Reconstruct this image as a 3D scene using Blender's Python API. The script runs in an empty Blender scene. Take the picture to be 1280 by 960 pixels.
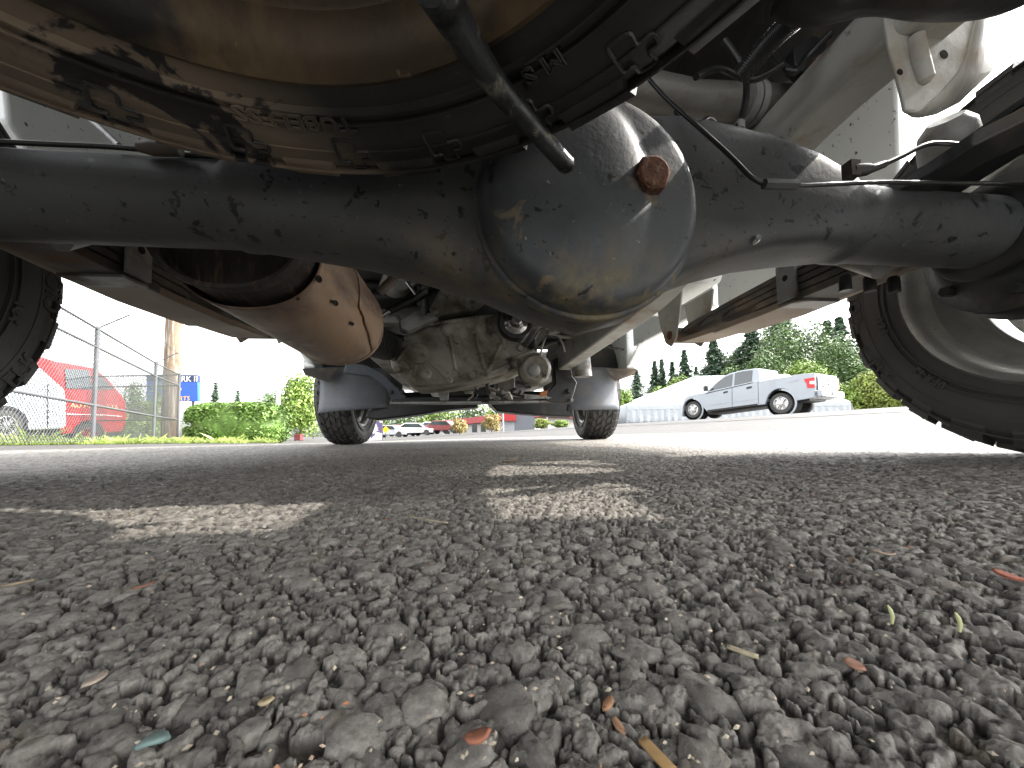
import bpy, bmesh, math, random
import numpy as np
from mathutils import Matrix, Vector
random.seed(7); RNG = np.random.RandomState(11)
SC = bpy.context.scene
COL = SC.collection
rad = math.radians
# ---------------------------------------------------------------- camera
FPX, CAMH, PITCH, ROLL, SHIFT = 480.0, 0.055, rad(3.5), rad(1.1), 32.0
cd = bpy.data.cameras.new('camera'); cam = bpy.data.objects.new('camera', cd); COL.objects.link(cam)
cd.sensor_fit = 'HORIZONTAL'; cd.sensor_width = 36.0; cd.lens = 36.0 * FPX / 1280.0
cd.shift_y = SHIFT / 1280.0; cd.clip_start = 0.005; cd.clip_end = 3000
RC = Matrix.Rotation(math.pi / 2 + PITCH, 4, 'X') @ Matrix.Rotation(-ROLL, 4, 'Z')
cam.matrix_world = Matrix.Translation((0, 0, CAMH)) @ RC
SC.camera = cam
# ---------------------------------------------------------------- light
SUN_AZ = rad(82)      # direction towards the sun, clockwise from +Y
SUN_EL = rad(43)
world = bpy.data.worlds.new('World'); SC.world = world; world.use_nodes = True
wn = world.node_tree.nodes; wl = world.node_tree.links
bg = wn['Background']
sky = wn.new('ShaderNodeTexSky'); sky.sky_type = 'NISHITA'; sky.sun_disc = False
sky.sun_elevation = SUN_EL; sky.sun_rotation = SUN_AZ
sky.air_density = 1.0; sky.dust_density = 4.0; sky.ozone_density = 1.0
mx = wn.new('ShaderNodeMix'); mx.data_type = 'RGBA'; mx.inputs[0].default_value = 0.93
hs = wn.new('ShaderNodeHueSaturation'); hs.inputs['Saturation'].default_value = 0.05; hs.inputs['Value'].default_value = 2.0
wl.new(sky.outputs[0], hs.inputs['Color'])
wl.new(sky.outputs[0], mx.inputs[6]); wl.new(hs.outputs[0], mx.inputs[7])
wl.new(mx.outputs[2], bg.inputs['Color']); bg.inputs['Strength'].default_value = 0.15
sd = bpy.data.lights.new('sun', 'SUN'); sun = bpy.data.objects.new('sun', sd); COL.objects.link(sun)
sd.energy = 2.0; sd.angle = rad(0.6); sd.color = (1.0, 0.94, 0.86)
sdir = Vector((math.sin(SUN_AZ) * math.cos(SUN_EL), math.cos(SUN_AZ) * math.cos(SUN_EL), math.sin(SUN_EL)))
sun.rotation_euler = sdir.to_track_quat('Z', 'Y').to_euler()
SC.view_settings.view_transform = 'Standard'; SC.view_settings.look = 'None'
SC.view_settings.exposure = 1.8; SC.view_settings.gamma = 1.0
SC.view_settings.use_curve_mapping = False
SC.cycles.max_bounces = 10; SC.cycles.diffuse_bounces = 6
# ---------------------------------------------------------------- frames of reference
CAMV = Vector((0, 0, CAMH)); R3 = RC.to_3x3()
PSI = rad(7); UC = -0.08
RV = Vector((math.cos(PSI), math.sin(PSI), 0)); FV = Vector((-math.sin(PSI), math.cos(PSI), 0))
def ray(px, py): return R3 @ Vector(((px - 640) / FPX, (480 - py + SHIFT) / FPX, -1.0))
def P(px, py, d): v = ray(px, py); return CAMV + v * (d / v.y)          # world point at depth d
def PG(px, py, z=0.0): v = ray(px, py); return CAMV + v * ((z - CAMH) / v.z)
def T(w): return Vector((w.dot(RV) + UC, w.dot(FV), w.z))                 # world -> pickup frame
def tv(px, py, v): d = ray(px, py); return T(CAMV + d * (v / d.dot(FV)))
def tu(px, py, u): d = ray(px, py); return T(CAMV + d * ((u - UC) / d.dot(RV)))
def tz(px, py, z): return T(PG(px, py, z))
def Z0(px): return 541.4 - (px - 640) * 0.0192                            # height of the horizon in the photo
# ---------------------------------------------------------------- mesh collector
class MB:
    def __init__(s): s.v = []; s.f = []
    def add(s, vs, fs, M=None):
        n = len(s.v)
        for p in vs:
            p = Vector(p)
            s.v.append(M @ p if M is not None else p)
        s.f += [tuple(i + n for i in f) for f in fs]
        return s
    def box(s, c, size, M=None, taper=1.0):
        x, y, z = [q / 2 for q in size]; c = Vector(c); vs = []
        for sz in (-1, 1):
            t = taper if sz > 0 else 1.0
            for sx, sy in ((-1, -1), (1, -1), (1, 1), (-1, 1)): vs.append(c + Vector((sx * x * t, sy * y * t, sz * z)))
        return s.add(vs, [(3, 2, 1, 0), (4, 5, 6, 7), (0, 1, 5, 4), (1, 2, 6, 5), (2, 3, 7, 6), (3, 0, 4, 7)], M)
    def prism(s, pts, off):
        off = Vector(off); n = len(pts); pts = [Vector(p) for p in pts]
        return s.add(pts + [p + off for p in pts], [tuple(range(n))[::-1], tuple(range(n, 2 * n))] + [(i, (i + 1) % n, n + (i + 1) % n, n + i) for i in range(n)])
    def tube(s, pts, r, seg=12, caps=True):
        pts = [Vector(p) for p in pts]; n = len(pts)
        rs = r if isinstance(r, (list, tuple)) else [r] * n
        up = Vector((0.13, 0.21, 0.97)); vs = []; fs = []
        for i, p in enumerate(pts):
            t = (pts[min(i + 1, n - 1)] - pts[max(i - 1, 0)]).normalized()
            a = up - t * up.dot(t)
            if a.length < 0.05: a = Vector((1, 0, 0)) - t * t.x
            a.normalize(); b = t.cross(a); up = a
            for k in range(seg):
                q = 2 * math.pi * k / seg
                vs.append(p + (a * math.cos(q) + b * math.sin(q)) * rs[i])
        for i in range(n - 1):
            for k in range(seg):
                fs.append((i * seg + k, i * seg + (k + 1) % seg, (i + 1) * seg + (k + 1) % seg, (i + 1) * seg + k))
        if caps: fs += [tuple(range(seg))[::-1], tuple(range((n - 1) * seg, n * seg))]
        return s.add(vs, fs)
    def lathe(s, prof, M=None, seg=48, a0=0.0, a1=2 * math.pi):               # profile (radius, along x)
        full = abs(a1 - a0 - 2 * math.pi) < 1e-6; ns = seg if full else seg + 1; vs = []; fs = []; n = len(prof)
        for k in range(ns):
            q = a0 + (a1 - a0) * k / seg
            for r, a in prof: vs.append((a, r * math.cos(q), r * math.sin(q)))
        for k in range(seg):
            k2 = (k + 1) % ns
            for i in range(n - 1): fs.append((k * n + i, k * n + i + 1, k2 * n + i + 1, k2 * n + i))
        return s.add(vs, fs, M)
    def loft(s, rings, caps=True):
        n = len(rings[0]); vs = [p for r in rings for p in r]; fs = []
        for i in range(len(rings) - 1):
            for k in range(n): fs.append((i * n + k, i * n + (k + 1) % n, (i + 1) * n + (k + 1) % n, (i + 1) * n + k))
        if caps: fs += [tuple(range(n))[::-1], tuple(range((len(rings) - 1) * n, len(rings) * n))]
        return s.add(vs, fs)
    def grid(s, rows):
        n = len(rows[0]); vs = [p for r in rows for p in r]
        return s.add(vs, [(i * n + k, i * n + k + 1, (i + 1) * n + k + 1, (i + 1) * n + k) for i in range(len(rows) - 1) for k in range(n - 1)])
def smooth_path(pts, k=6):
    pts = [Vector(p) for p in pts]; out = []
    for i in range(len(pts) - 1):
        p0 = pts[max(i - 1, 0)]; p1 = pts[i]; p2 = pts[i + 1]; p3 = pts[min(i + 2, len(pts) - 1)]
        for j in range(k):
            t = j / k
            out.append(0.5 * ((2 * p1) + (p2 - p0) * t + (2 * p0 - 5 * p1 + 4 * p2 - p3) * t * t + (3 * p1 - p0 - 3 * p2 + p3) * t ** 3))
    return out + [pts[-1]]
def tag(o, label=None, cat=None, group=None, kind=None):
    if label: o['label'] = label
    if cat: o['category'] = cat
    if group: o['group'] = group
    if kind: o['kind'] = kind
    return o
ROOT = {}
def thing(name, label, cat, loc=(0, 0, 0), rz=0.0, group=None):
    o = bpy.data.objects.new(name, None); COL.objects.link(o)
    o.empty_display_size = 0.1; o.location = loc; o.rotation_euler = (0, 0, rz)
    ROOT[o.name] = Matrix.Translation(Vector(loc)) @ Matrix.Rotation(rz, 4, 'Z')
    return tag(o, label, cat, group)
def finish(me, m, sharp=35, recalc=True):
    if m: me.materials.append(m)
    if recalc:
        bm = bmesh.new(); bm.from_mesh(me); bmesh.ops.recalc_face_normals(bm, faces=bm.faces); bm.to_mesh(me); bm.free()
    if sharp:
        me.shade_smooth(); me.set_sharp_from_angle(angle=rad(sharp))
def obj(name, mb, m, parent=None, local=True, sharp=35, bevel=0.0, bseg=2, origin=None, recalc=True, kind=None, label=None, solid=0.0):
    """link one mesh object; local=False: the vertices are in world space and are moved into the parent's frame"""
    vs = mb.v; A = None
    if parent is not None:
        r = parent
        while r.parent: r = r.parent
        if r.type == 'EMPTY' and not local: A = ROOT[r.name].inverted()
    if A is not None: vs = [A @ v for v in vs]
    if origin is not None:
        o0 = Vector(origin)
        if A is not None: o0 = A @ o0
        vs = [v - o0 for v in vs]
    me = bpy.data.meshes.new(name); me.from_pydata([tuple(v) for v in vs], [], mb.f); me.update()
    finish(me, m, sharp, recalc)
    o = bpy.data.objects.new(name, me); COL.objects.link(o)
    if parent is not None: o.parent = parent
    if origin is not None: o.location = o0
    if solid: md = o.modifiers.new('solid', 'SOLIDIFY'); md.thickness = solid; md.offset = 0
    if bevel:
        md = o.modifiers.new('bevel', 'BEVEL'); md.width = bevel; md.segments = bseg; md.limit_method = 'ANGLE'; md.angle_limit = rad(40)
        md.harden_normals = False
    if kind: o['kind'] = kind
    if label: o['label'] = label
    return o
def dup(o, parent=None):
    c = o.copy(); COL.objects.link(c)
    if parent is not None: c.parent = parent
    for ch in [q for q in o.children]: dup(ch, c)
    return c
# ---------------------------------------------------------------- materials
def mat(name, col, rough=0.6, metal=0.0, var=0.25, vs=8.0, dirt=(), bump=0.0, bs=60.0, spec=0.5, wear=None, streak=(1, 1, 1), coat=0.0, alpha=1.0, trans=0.0, emit=None):
    m = bpy.data.materials.new(name); m.use_nodes = True; n = m.node_tree.nodes; l = m.node_tree.links
    b = n['Principled BSDF']; b.inputs['Metallic'].default_value = metal; b.inputs['Specular IOR Level'].default_value = spec
    b.inputs['Coat Weight'].default_value = coat; b.inputs['Transmission Weight'].default_value = trans
    tc = n.new('ShaderNodeTexCoord'); mp = n.new('ShaderNodeMapping'); mp.inputs['Scale'].default_value = streak
    l.new(tc.outputs['Object'], mp.inputs[0])
    def noise(scale, det=5.0, dist=0.0, w=0):
        t = n.new('ShaderNodeTexNoise'); t.inputs['Scale'].default_value = scale; t.inputs['Detail'].default_value = det
        t.inputs['Distortion'].default_value = dist; t.inputs['Roughness'].default_value = 0.62
        a = n.new('ShaderNodeVectorMath'); a.operation = 'ADD'; a.inputs[1].default_value = (w * 3.1, w * 1.7, w * 5.3)
        l.new(mp.outputs[0], a.inputs[0]); l.new(a.outputs[0], t.inputs['Vector']); return t
    t = noise(vs)
    mr = n.new('ShaderNodeMapRange'); mr.inputs[1].default_value = 0.3; mr.inputs[2].default_value = 0.7
    mr.inputs[3].default_value = 1 - var; mr.inputs[4].default_value = 1 + var; l.new(t.outputs['Fac'], mr.inputs[0])
    vm = n.new('ShaderNodeVectorMath'); vm.operation = 'SCALE'; vm.inputs[0].default_value = col[:3]; l.new(mr.outputs[0], vm.inputs['Scale'])
    cur = vm.outputs[0]; rcur = None
    for i, dd in enumerate(dirt):
        dcol, sc, lo, hi = dd[:4]; dr = dd[4] if len(dd) > 4 else rough
        t2 = noise(sc, 6.0, 0.4, i + 1)
        r2 = n.new('ShaderNodeMapRange'); r2.inputs[1].default_value = lo; r2.inputs[2].default_value = hi; l.new(t2.outputs['Fac'], r2.inputs[0])
        fac = r2.outputs[0]
        if len(dd) > 5:                                         # restrict to a band along one object axis
            ax, z0, z1 = dd[5]; sp = n.new('ShaderNodeSeparateXYZ'); l.new(tc.outputs['Object'], sp.inputs[0])
            r3 = n.new('ShaderNodeMapRange'); r3.inputs[1].default_value = z0; r3.inputs[2].default_value = z1; l.new(sp.outputs[ax], r3.inputs[0])
            mu = n.new('ShaderNodeMath'); mu.operation = 'MULTIPLY'; l.new(fac, mu.inputs[0]); l.new(r3.outputs[0], mu.inputs[1]); fac = mu.outputs[0]
        k = n.new('ShaderNodeMix'); k.data_type = 'RGBA'; k.inputs[7].default_value = (*dcol, 1)
        l.new(fac, k.inputs[0]); l.new(cur, k.inputs[6]); cur = k.outputs[2]
        k2 = n.new('ShaderNodeMix'); k2.data_type = 'FLOAT'; k2.inputs[3].default_value = dr; l.new(fac, k2.inputs[0])
        if rcur is None: k2.inputs[2].default_value = rough
        else: l.new(rcur, k2.inputs[2])
        rcur = k2.outputs[0]
    l.new(cur, b.inputs['Base Color'])
    if rcur is None:
        rr = n.new('ShaderNodeMapRange'); rr.inputs[3].default_value = max(0.02, rough - 0.12); rr.inputs[4].default_value = min(1, rough + 0.12)
        l.new(noise(vs * 4, 4, 0, 9).outputs['Fac'], rr.inputs[0]); rcur = rr.outputs[0]
    l.new(rcur, b.inputs['Roughness'])
    if bump:
        bp = n.new('ShaderNodeBump'); bp.inputs['Strength'].default_value = min(1.0, bump); bp.inputs['Distance'].default_value = 0.25 / bs
        l.new(noise(bs, 6, 0, 4).outputs['Fac'], bp.inputs['Height']); l.new(bp.outputs[0], b.inputs['Normal'])
    if emit: b.inputs['Emission Color'].default_value = (*emit[0], 1); b.inputs['Emission Strength'].default_value = emit[1]
    if alpha < 1: b.inputs['Alpha'].default_value = alpha
    return m
DUST = (0.22, 0.17, 0.12); MUD = (0.16, 0.115, 0.065); RUST = (0.14, 0.045, 0.018)
M = {}
M['axle'] = mat('axle_paint', (0.054, 0.058, 0.061), 0.5, 0.0, 0.3, 9, [((0.060, 0.060, 0.057), 5, 0.42, 0.75, 0.7), ((0.010, 0.011, 0.012), 46, 0.60, 0.64, 0.5), ((0.16, 0.13, 0.09), 13, 0.40, 0.66, 0.9, (2, 0.288, 0.225)), ((0.16, 0.16, 0.15), 190, 0.66, 0.72, 0.7), ((0.012, 0.012, 0.012), 90, 0.64, 0.68, 0.5)], 0.22, 150, 0.3)
M['cover'] = mat('cover_paint', (0.044, 0.048, 0.052), 0.48, 0.0, 0.35, 14, [((0.062, 0.066, 0.068), 8, 0.5, 0.7, 0.6), ((0.17, 0.14, 0.08), 13, 0.47, 0.60, 0.9, (2, 0.265, 0.19)), ((0.22, 0.22, 0.20), 95, 0.67, 0.72, 0.7), ((0.008, 0.008, 0.008), 42, 0.62, 0.66, 0.4), ((0.16, 0.13, 0.08), 24, 0.60, 0.66, 0.9, (2, 0.40, 0.20))], 0.25, 110, 0.35)
M['black'] = mat('black_steel', (0.016, 0.017, 0.018), 0.42, 0.0, 0.3, 12, [((0.07, 0.055, 0.04), 14, 0.55, 0.75, 0.85)], 0.3, 90)
M['blackclean'] = mat('black_rubber_hose', (0.014, 0.014, 0.014), 0.38, 0.0, 0.2, 20)
M['alu'] = mat('cast_aluminium', (0.30, 0.285, 0.24), 0.55, 0.1, 0.3, 9, [((0.10, 0.085, 0.055), 7, 0.42, 0.66, 0.85), ((0.03, 0.03, 0.026), 13, 0.56, 0.68, 0.8), ((0.13, 0.07, 0.035), 22, 0.64, 0.72, 0.8)], 0.7, 120)
M['galv'] = mat('grey_bracket_steel', (0.30, 0.30, 0.29), 0.5, 0.3, 0.25, 10, [((0.12, 0.09, 0.06), 14, 0.5, 0.7, 0.8)], 0.4, 90)
M['frame'] = mat('frame_paint', (0.37, 0.365, 0.335), 0.5, 0.0, 0.2, 7, [((0.27, 0.20, 0.13), 9, 0.52, 0.68, 0.85), ((0.07, 0.055, 0.04), 30, 0.66, 0.74, 0.8)], 0.25, 70)
M['spring'] = mat('spring_steel', (0.085, 0.078, 0.07), 0.6, 0.2, 0.3, 8, [((0.17, 0.085, 0.045), 9, 0.57, 0.68, 0.85), ((0.26, 0.21, 0.16), 6, 0.5, 0.66, 0.85)], 0.4, 90)
M['shield'] = mat('muffler_shield', (0.34, 0.245, 0.17), 0.5, 0.2, 0.2, 5, [((0.33, 0.21, 0.125), 6, 0.48, 0.66, 0.5), ((0.11, 0.068, 0.058), 5, 0.47, 0.64, 0.6), ((0.42, 0.35, 0.27), 16, 0.62, 0.72, 0.5)], 0.15, 40, streak=(1, .5, 1.4))
M['muffcap'] = mat('muffler_end_rust', (0.035, 0.028, 0.024), 0.8, 0.2, 0.4, 20, [((0.12, 0.075, 0.05), 24, 0.55, 0.68, 0.9)], 0.8, 90, streak=(4, 1, .8))
M['rustbolt'] = mat('rusty_bolt', (0.11, 0.05, 0.03), 0.85, 0.2, 0.4, 120, [((0.20, 0.13, 0.09), 180, 0.55, 0.65, 0.9), ((0.03, 0.02, 0.018), 200, 0.6, 0.66, 0.9)], 0.8, 300)
M['tyre'] = mat('tyre_rubber', (0.044, 0.043, 0.041), 0.62, 0.0, 0.25, 9, [((0.06, 0.055, 0.05), 7, 0.48, 0.72, 0.9), ((0.10, 0.09, 0.07), 90, 0.68, 0.75, 0.9)], 0.35, 160)
M['tyrespare'] = mat('muddy_tyre_rubber', (0.020, 0.020, 0.019), 0.40, 0.0, 0.4, 12, [((0.19, 0.15, 0.11), 6, 0.37, 0.41, 0.9, (0, -0.13, -0.19)), ((0.014, 0.013, 0.012), 9, 0.60, 0.62, 0.5), ((0.12, 0.10, 0.075), 11, 0.64, 0.66, 0.9), ((0.09, 0.08, 0.06), 130, 0.70, 0.76, 0.9)], 0.3, 150)
M['rimspare'] = mat('rusty_spare_rim', (0.07, 0.05, 0.03), 0.45, 0.2, 0.45, 6, [((0.16, 0.11, 0.055), 8, 0.5, 0.68, 0.6), ((0.012, 0.010, 0.008), 7, 0.55, 0.68, 0.5), ((0.2, 0.16, 0.1), 60, 0.68, 0.74, 0.7)], 0.3, 60, streak=(1, 1, .5))
M['rim'] = mat('steel_rim', (0.38, 0.38, 0.36), 0.34, 0.75, 0.25, 10, [((0.15, 0.13, 0.11), 9, 0.55, 0.75, 0.8), ((0.03, 0.025, 0.02), 60, 0.68, 0.73, 0.8)], 0.3, 120)
M['white'] = mat('white_body_paint', (0.80, 0.83, 0.82), 0.35, 0.0, 0.05, 4, [((0.06, 0.06, 0.055), 80, 0.645, 0.675, 0.8)], 0.0)
M['whitepaint'] = mat('white_car_paint', (0.34, 0.37, 0.41), 0.22, 0.0, 0.03, 2, [], 0.0, coat=0.5)
M['flap'] = mat('mud_flap_rubber', (0.12, 0.13, 0.145), 0.6, 0.0, 0.2, 9, [((0.16, 0.15, 0.14), 12, 0.5, 0.7, 0.8)], 0.15, 60)
M['chrome'] = mat('bright_steel', (0.5, 0.5, 0.5), 0.2, 1.0, 0.2, 20)
M['floor'] = mat('underbody', (0.05, 0.05, 0.048), 0.7, 0.0, 0.3, 6, [((0.12, 0.095, 0.07), 7, 0.5, 0.7, 0.8)], 0.3, 50)
M['glass'] = mat('car_glass', (0.03, 0.04, 0.045), 0.05, 0.0, 0.05, 3, [], 0, spec=0.8, coat=0.6)
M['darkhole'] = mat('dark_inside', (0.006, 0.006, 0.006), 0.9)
M['red'] = mat('red_van_paint', (0.36, 0.009, 0.012), 0.3, 0.0, 0.06, 3, [], 0, coat=0.5)
M['silver'] = mat('alloy_wheel', (0.6, 0.6, 0.6), 0.25, 0.8, 0.1, 9)
M['redlamp'] = mat('red_lamp_lens', (0.55, 0.01, 0.015), 0.15, 0, 0.05)
M['fence'] = mat('galvanised_fence', (0.07, 0.073, 0.078), 0.6, 0.0, 0.15, 8)
M['wood'] = mat('weathered_pole_wood', (0.17, 0.115, 0.075), 0.85, 0, 0.3, 3, [((0.12, 0.08, 0.05), 5, 0.55, 0.7, 0.9), ((0.40, 0.37, 0.32), 3, 0.5, 0.65, 0.9)], 0.6, 30, streak=(5, 5, .35))
M['tent'] = mat('tent_vinyl', (0.40, 0.425, 0.45), 0.45, 0, 0.04, 1.2, [], 0.5, 2.2)
M['concrete'] = mat('pale_concrete', (0.42, 0.41, 0.38), 0.85, 0, 0.15, 3, [], 0.3, 30)
M['bark'] = mat('bark', (0.10, 0.075, 0.055), 0.9, 0, 0.3, 4, [], 0.6, 12, streak=(3, 3, .6))
def leafmat(name, col, var=0.45):
    m = mat(name, col, 0.55, 0, var, 1.1, [(tuple(min(1, c * 1.7 + 0.01) for c in col), 2.6, 0.48, 0.62, 0.55)], 0)
    b = m.node_tree.nodes['Principled BSDF']; b.inputs['Subsurface Weight'].default_value = 0.0
    return m
M['leaf_bright'] = leafmat('bright_leaves', (0.13, 0.20, 0.03)); M['leaf_mid'] = leafmat('mid_green_leaves', (0.085, 0.14, 0.045))
M['leaf_dark'] = leafmat('conifer_needles', (0.065, 0.115, 0.065)); M['leaf_hedge'] = leafmat('hedge_leaves', (0.085, 0.15, 0.025))  # conifer green lightened to put distance haze into the colour
M['leaf_yellow'] = leafmat('yellow_green_leaves', (0.16, 0.20, 0.035)); M['grass'] = leafmat('verge_grass', (0.17, 0.22, 0.05))
M['leaf_rusty'] = leafmat('reddish_green_leaves', (0.22, 0.17, 0.05))
# ================================================================ GROUND
# crest line of the far ground in the photo: azimuth column -> (row, distance)
KREST = [(-400, 562, 5.0), (0, 556, 6.2), (200, 554, 9.0), (345, 553.5, 12.0), (420, 553, 16), (500, 549, 21), (600, 541.5, 26), (700, 534.5, 24), (760, 530.5, 21), (880, 524, 15.0), (1000, 516.5, 13.0), (1120, 509, 11.6), (1280, 502, 9.5), (1700, 486, 7.5)]
AZ = []; KD = []; KZ = []
for px, py, d in KREST:
    w = P(px, py, d); AZ.append(math.atan2(w.x, w.y)); KD.append(math.hypot(w.x, w.y)); KZ.append(w.z)
AZ = [-math.pi, AZ[0] - .5] + AZ + [AZ[-1] + .5, math.pi]; KD = [9, 9] + KD + [9, 9]; KZ = [0, 0] + KZ + [0, 0]
LOT = 3.4
def ground_z(x, y):
    a = math.atan2(x, y); r = math.hypot(x, y)
    kd = float(np.interp(a, AZ, KD)); kz = float(np.interp(a, AZ, KZ)); lot = min(LOT, kd * .6)
    if r <= lot: return 0.0
    t = min(1.0, (r - lot) / (kd - lot)); return kz * (t * t * (3 - 2 * t) * .35 + t * .65)
def asphalt(name, base, light, tone=True, bump=True):
    m = bpy.data.materials.new(name); m.use_nodes = True; n = m.node_tree.nodes; l = m.node_tree.links; b = n['Principled BSDF']
    g = n.new('ShaderNodeNewGeometry')
    def noise(sc, det=6, rough=.6):
        t = n.new('ShaderNodeTexNoise'); t.inputs['Scale'].default_value = sc; t.inputs['Detail'].default_value = det; t.inputs['Roughness'].default_value = rough
        l.new(g.outputs['Position'], t.inputs['Vector']); return t.outputs['Fac']
    def mul(a, b_):
        k = n.new('ShaderNodeMath'); k.operation = 'MULTIPLY'
        l.new(a, k.inputs[0]); (l.new(b_, k.inputs[1]) if not isinstance(b_, float) else setattr(k.inputs[1], 'default_value', b_)); return k.outputs[0]
    def rng(a, i0, i1, o0, o1):
        k = n.new('ShaderNodeMapRange'); k.inputs[1].default_value = i0; k.inputs[2].default_value = i1; k.inputs[3].default_value = o0; k.inputs[4].default_value = o1
        l.new(a, k.inputs[0]); return k.outputs[0]
    v = mul(rng(noise(2.2), .3, .7, .82, 1.2), rng(noise(260, 6, .75), .3, .7, .55, 1.45))
    if tone:
        at = n.new('ShaderNodeAttribute'); at.attribute_name = 'tone'; v = mul(v, at.outputs['Fac'])
    else:
        vo = n.new('ShaderNodeTexVoronoi'); vo.inputs['Scale'].default_value = 95; l.new(g.outputs['Position'], vo.inputs['Vector'])
        sp = n.new('ShaderNodeSeparateColor'); l.new(vo.outputs['Color'], sp.inputs[0]); v = mul(v, rng(sp.outputs[0], 0, 1, .6, 1.5))
    cr = n.new('ShaderNodeVectorMath'); cr.operation = 'SCALE'; cr.inputs[0].default_value = base; l.new(v, cr.inputs['Scale'])
    cur = cr.outputs[0]
    for colr, sc, lo, hi in (((.17, .14, .10), 46, .60, .72), ((.012, .012, .014), 5.5, .66, .74), (light, 330, .62, .70), ((.24, .14, .08), 130, .68, .72)):
        k = n.new('ShaderNodeMix'); k.data_type = 'RGBA'; k.inputs[7].default_value = (*colr, 1)
        l.new(rng(noise(sc), lo, hi, 0, .75), k.inputs[0]); l.new(cur, k.inputs[6]); cur = k.outputs[2]
    l.new(cur, b.inputs['Base Color']); b.inputs['Specular IOR Level'].default_value = .35
    l.new(rng(noise(300), .3, .7, .55, .85), b.inputs['Roughness'])
    if bump:
        bp = n.new('ShaderNodeBump'); bp.inputs['Strength'].default_value = .75; bp.inputs['Distance'].default_value = .0013
        l.new(noise(700, 7, .7), bp.inputs['Height']); l.new(bp.outputs[0], b.inputs['Normal'])
    return m
M['asph'] = asphalt('asphalt_aggregate', (.18, .168, .150), (.34, .31, .27))  # near copy of the asphalt made paler to lift the shaded ground
M['asph_far'] = asphalt('asphalt_far', (.047, .045, .041), (.25, .24, .22), False)  # far copy of the same asphalt, darkened against the full daylight
M['road'] = asphalt('road_asphalt', (.042, .040, .038), (.25, .24, .22), False)
M['paint'] = mat('road_paint', (.22, .22, .21), .7, 0, .12, 6)
def np_mesh(name, V, F, m, smooth=True):
    me = bpy.data.meshes.new(name); k = F.shape[1]
    me.vertices.add(len(V)); me.vertices.foreach_set('co', np.ascontiguousarray(V, dtype=np.float32).ravel())
    me.loops.add(F.size); me.loops.foreach_set('vertex_index', np.ascontiguousarray(F, dtype=np.int32).ravel())
    me.polygons.add(len(F)); me.polygons.foreach_set('loop_start', np.arange(0, F.size, k, dtype=np.int32))
    me.polygons.foreach_set('loop_total', np.full(len(F), k, dtype=np.int32))
    if smooth: me.polygons.foreach_set('use_smooth', np.ones(len(F), dtype=bool))
    me.update(calc_edges=True); me.validate(); me.materials.append(m); return me
def grid_faces(nr, nc):
    i = np.arange(nr - 1)[:, None] * nc + np.arange(nc - 1)[None, :]; i = i.ravel()
    return np.stack([i, i + 1, i + nc + 1, i + nc], 1)
# ---- far terrain: one polar sheet out to the horizon
def far_ground():
    rr = np.concatenate([[0.0], np.linspace(.6, 12, 40), np.geomspace(13, 60, 24), np.geomspace(70, 2500, 14)])
    aa = np.linspace(-math.pi, math.pi, 361); V = []
    for r in rr:
        for a in aa:
            x, y = r * math.sin(a), r * math.cos(a)
            V.append((x, y, ground_z(x, y) - (.0065 if r < 3.7 else .003)))
    me = np_mesh('ground', np.array(V), grid_faces(len(rr), len(aa)), M['asph_far'])
    o = bpy.data.objects.new('ground', me); COL.objects.link(o); tag(o, kind='structure'); return o
far_ground()
# ---- near asphalt: every pebble of the aggregate is relief
def hash2(ix, iy, k):
    s = np.sin(ix * 127.1 + iy * 311.7 + k * 74.7) * 43758.5453; return s - np.floor(s)
def vnoise(x, y, k):
    ix, iy = np.floor(x), np.floor(y); fx, fy = x - ix, y - iy; fx = fx * fx * (3 - 2 * fx); fy = fy * fy * (3 - 2 * fy)
    return (hash2(ix, iy, k) * (1 - fx) + hash2(ix + 1, iy, k) * fx) * (1 - fy) + (hash2(ix, iy + 1, k) * (1 - fx) + hash2(ix + 1, iy + 1, k) * fx) * fy
LAYERS = [(.0112, .0034, .0070, .58, 1), (.0062, .0019, .0038, .85, 2), (.0033, .0010, .0019, .9, 3)]      # cell, rmin, rmax, chance, key
def stone_params(ix, iy, L):
    cell, r0, r1, ch, k = L
    cx = (ix + .5 + (hash2(ix, iy, k) - .5) * .8) * cell; cy = (iy + .5 + (hash2(ix, iy, k + 10) - .5) * .8) * cell
    r = r0 + (r1 - r0) * hash2(ix, iy, k + 20) ** 1.5; an = hash2(ix, iy, k + 30) * 6.283; el = .56 + .42 * hash2(ix, iy, k + 40)
    return cx, cy, r, an, el, hash2(ix, iy, k + 50) < ch, hash2(ix, iy, k + 60)
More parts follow.
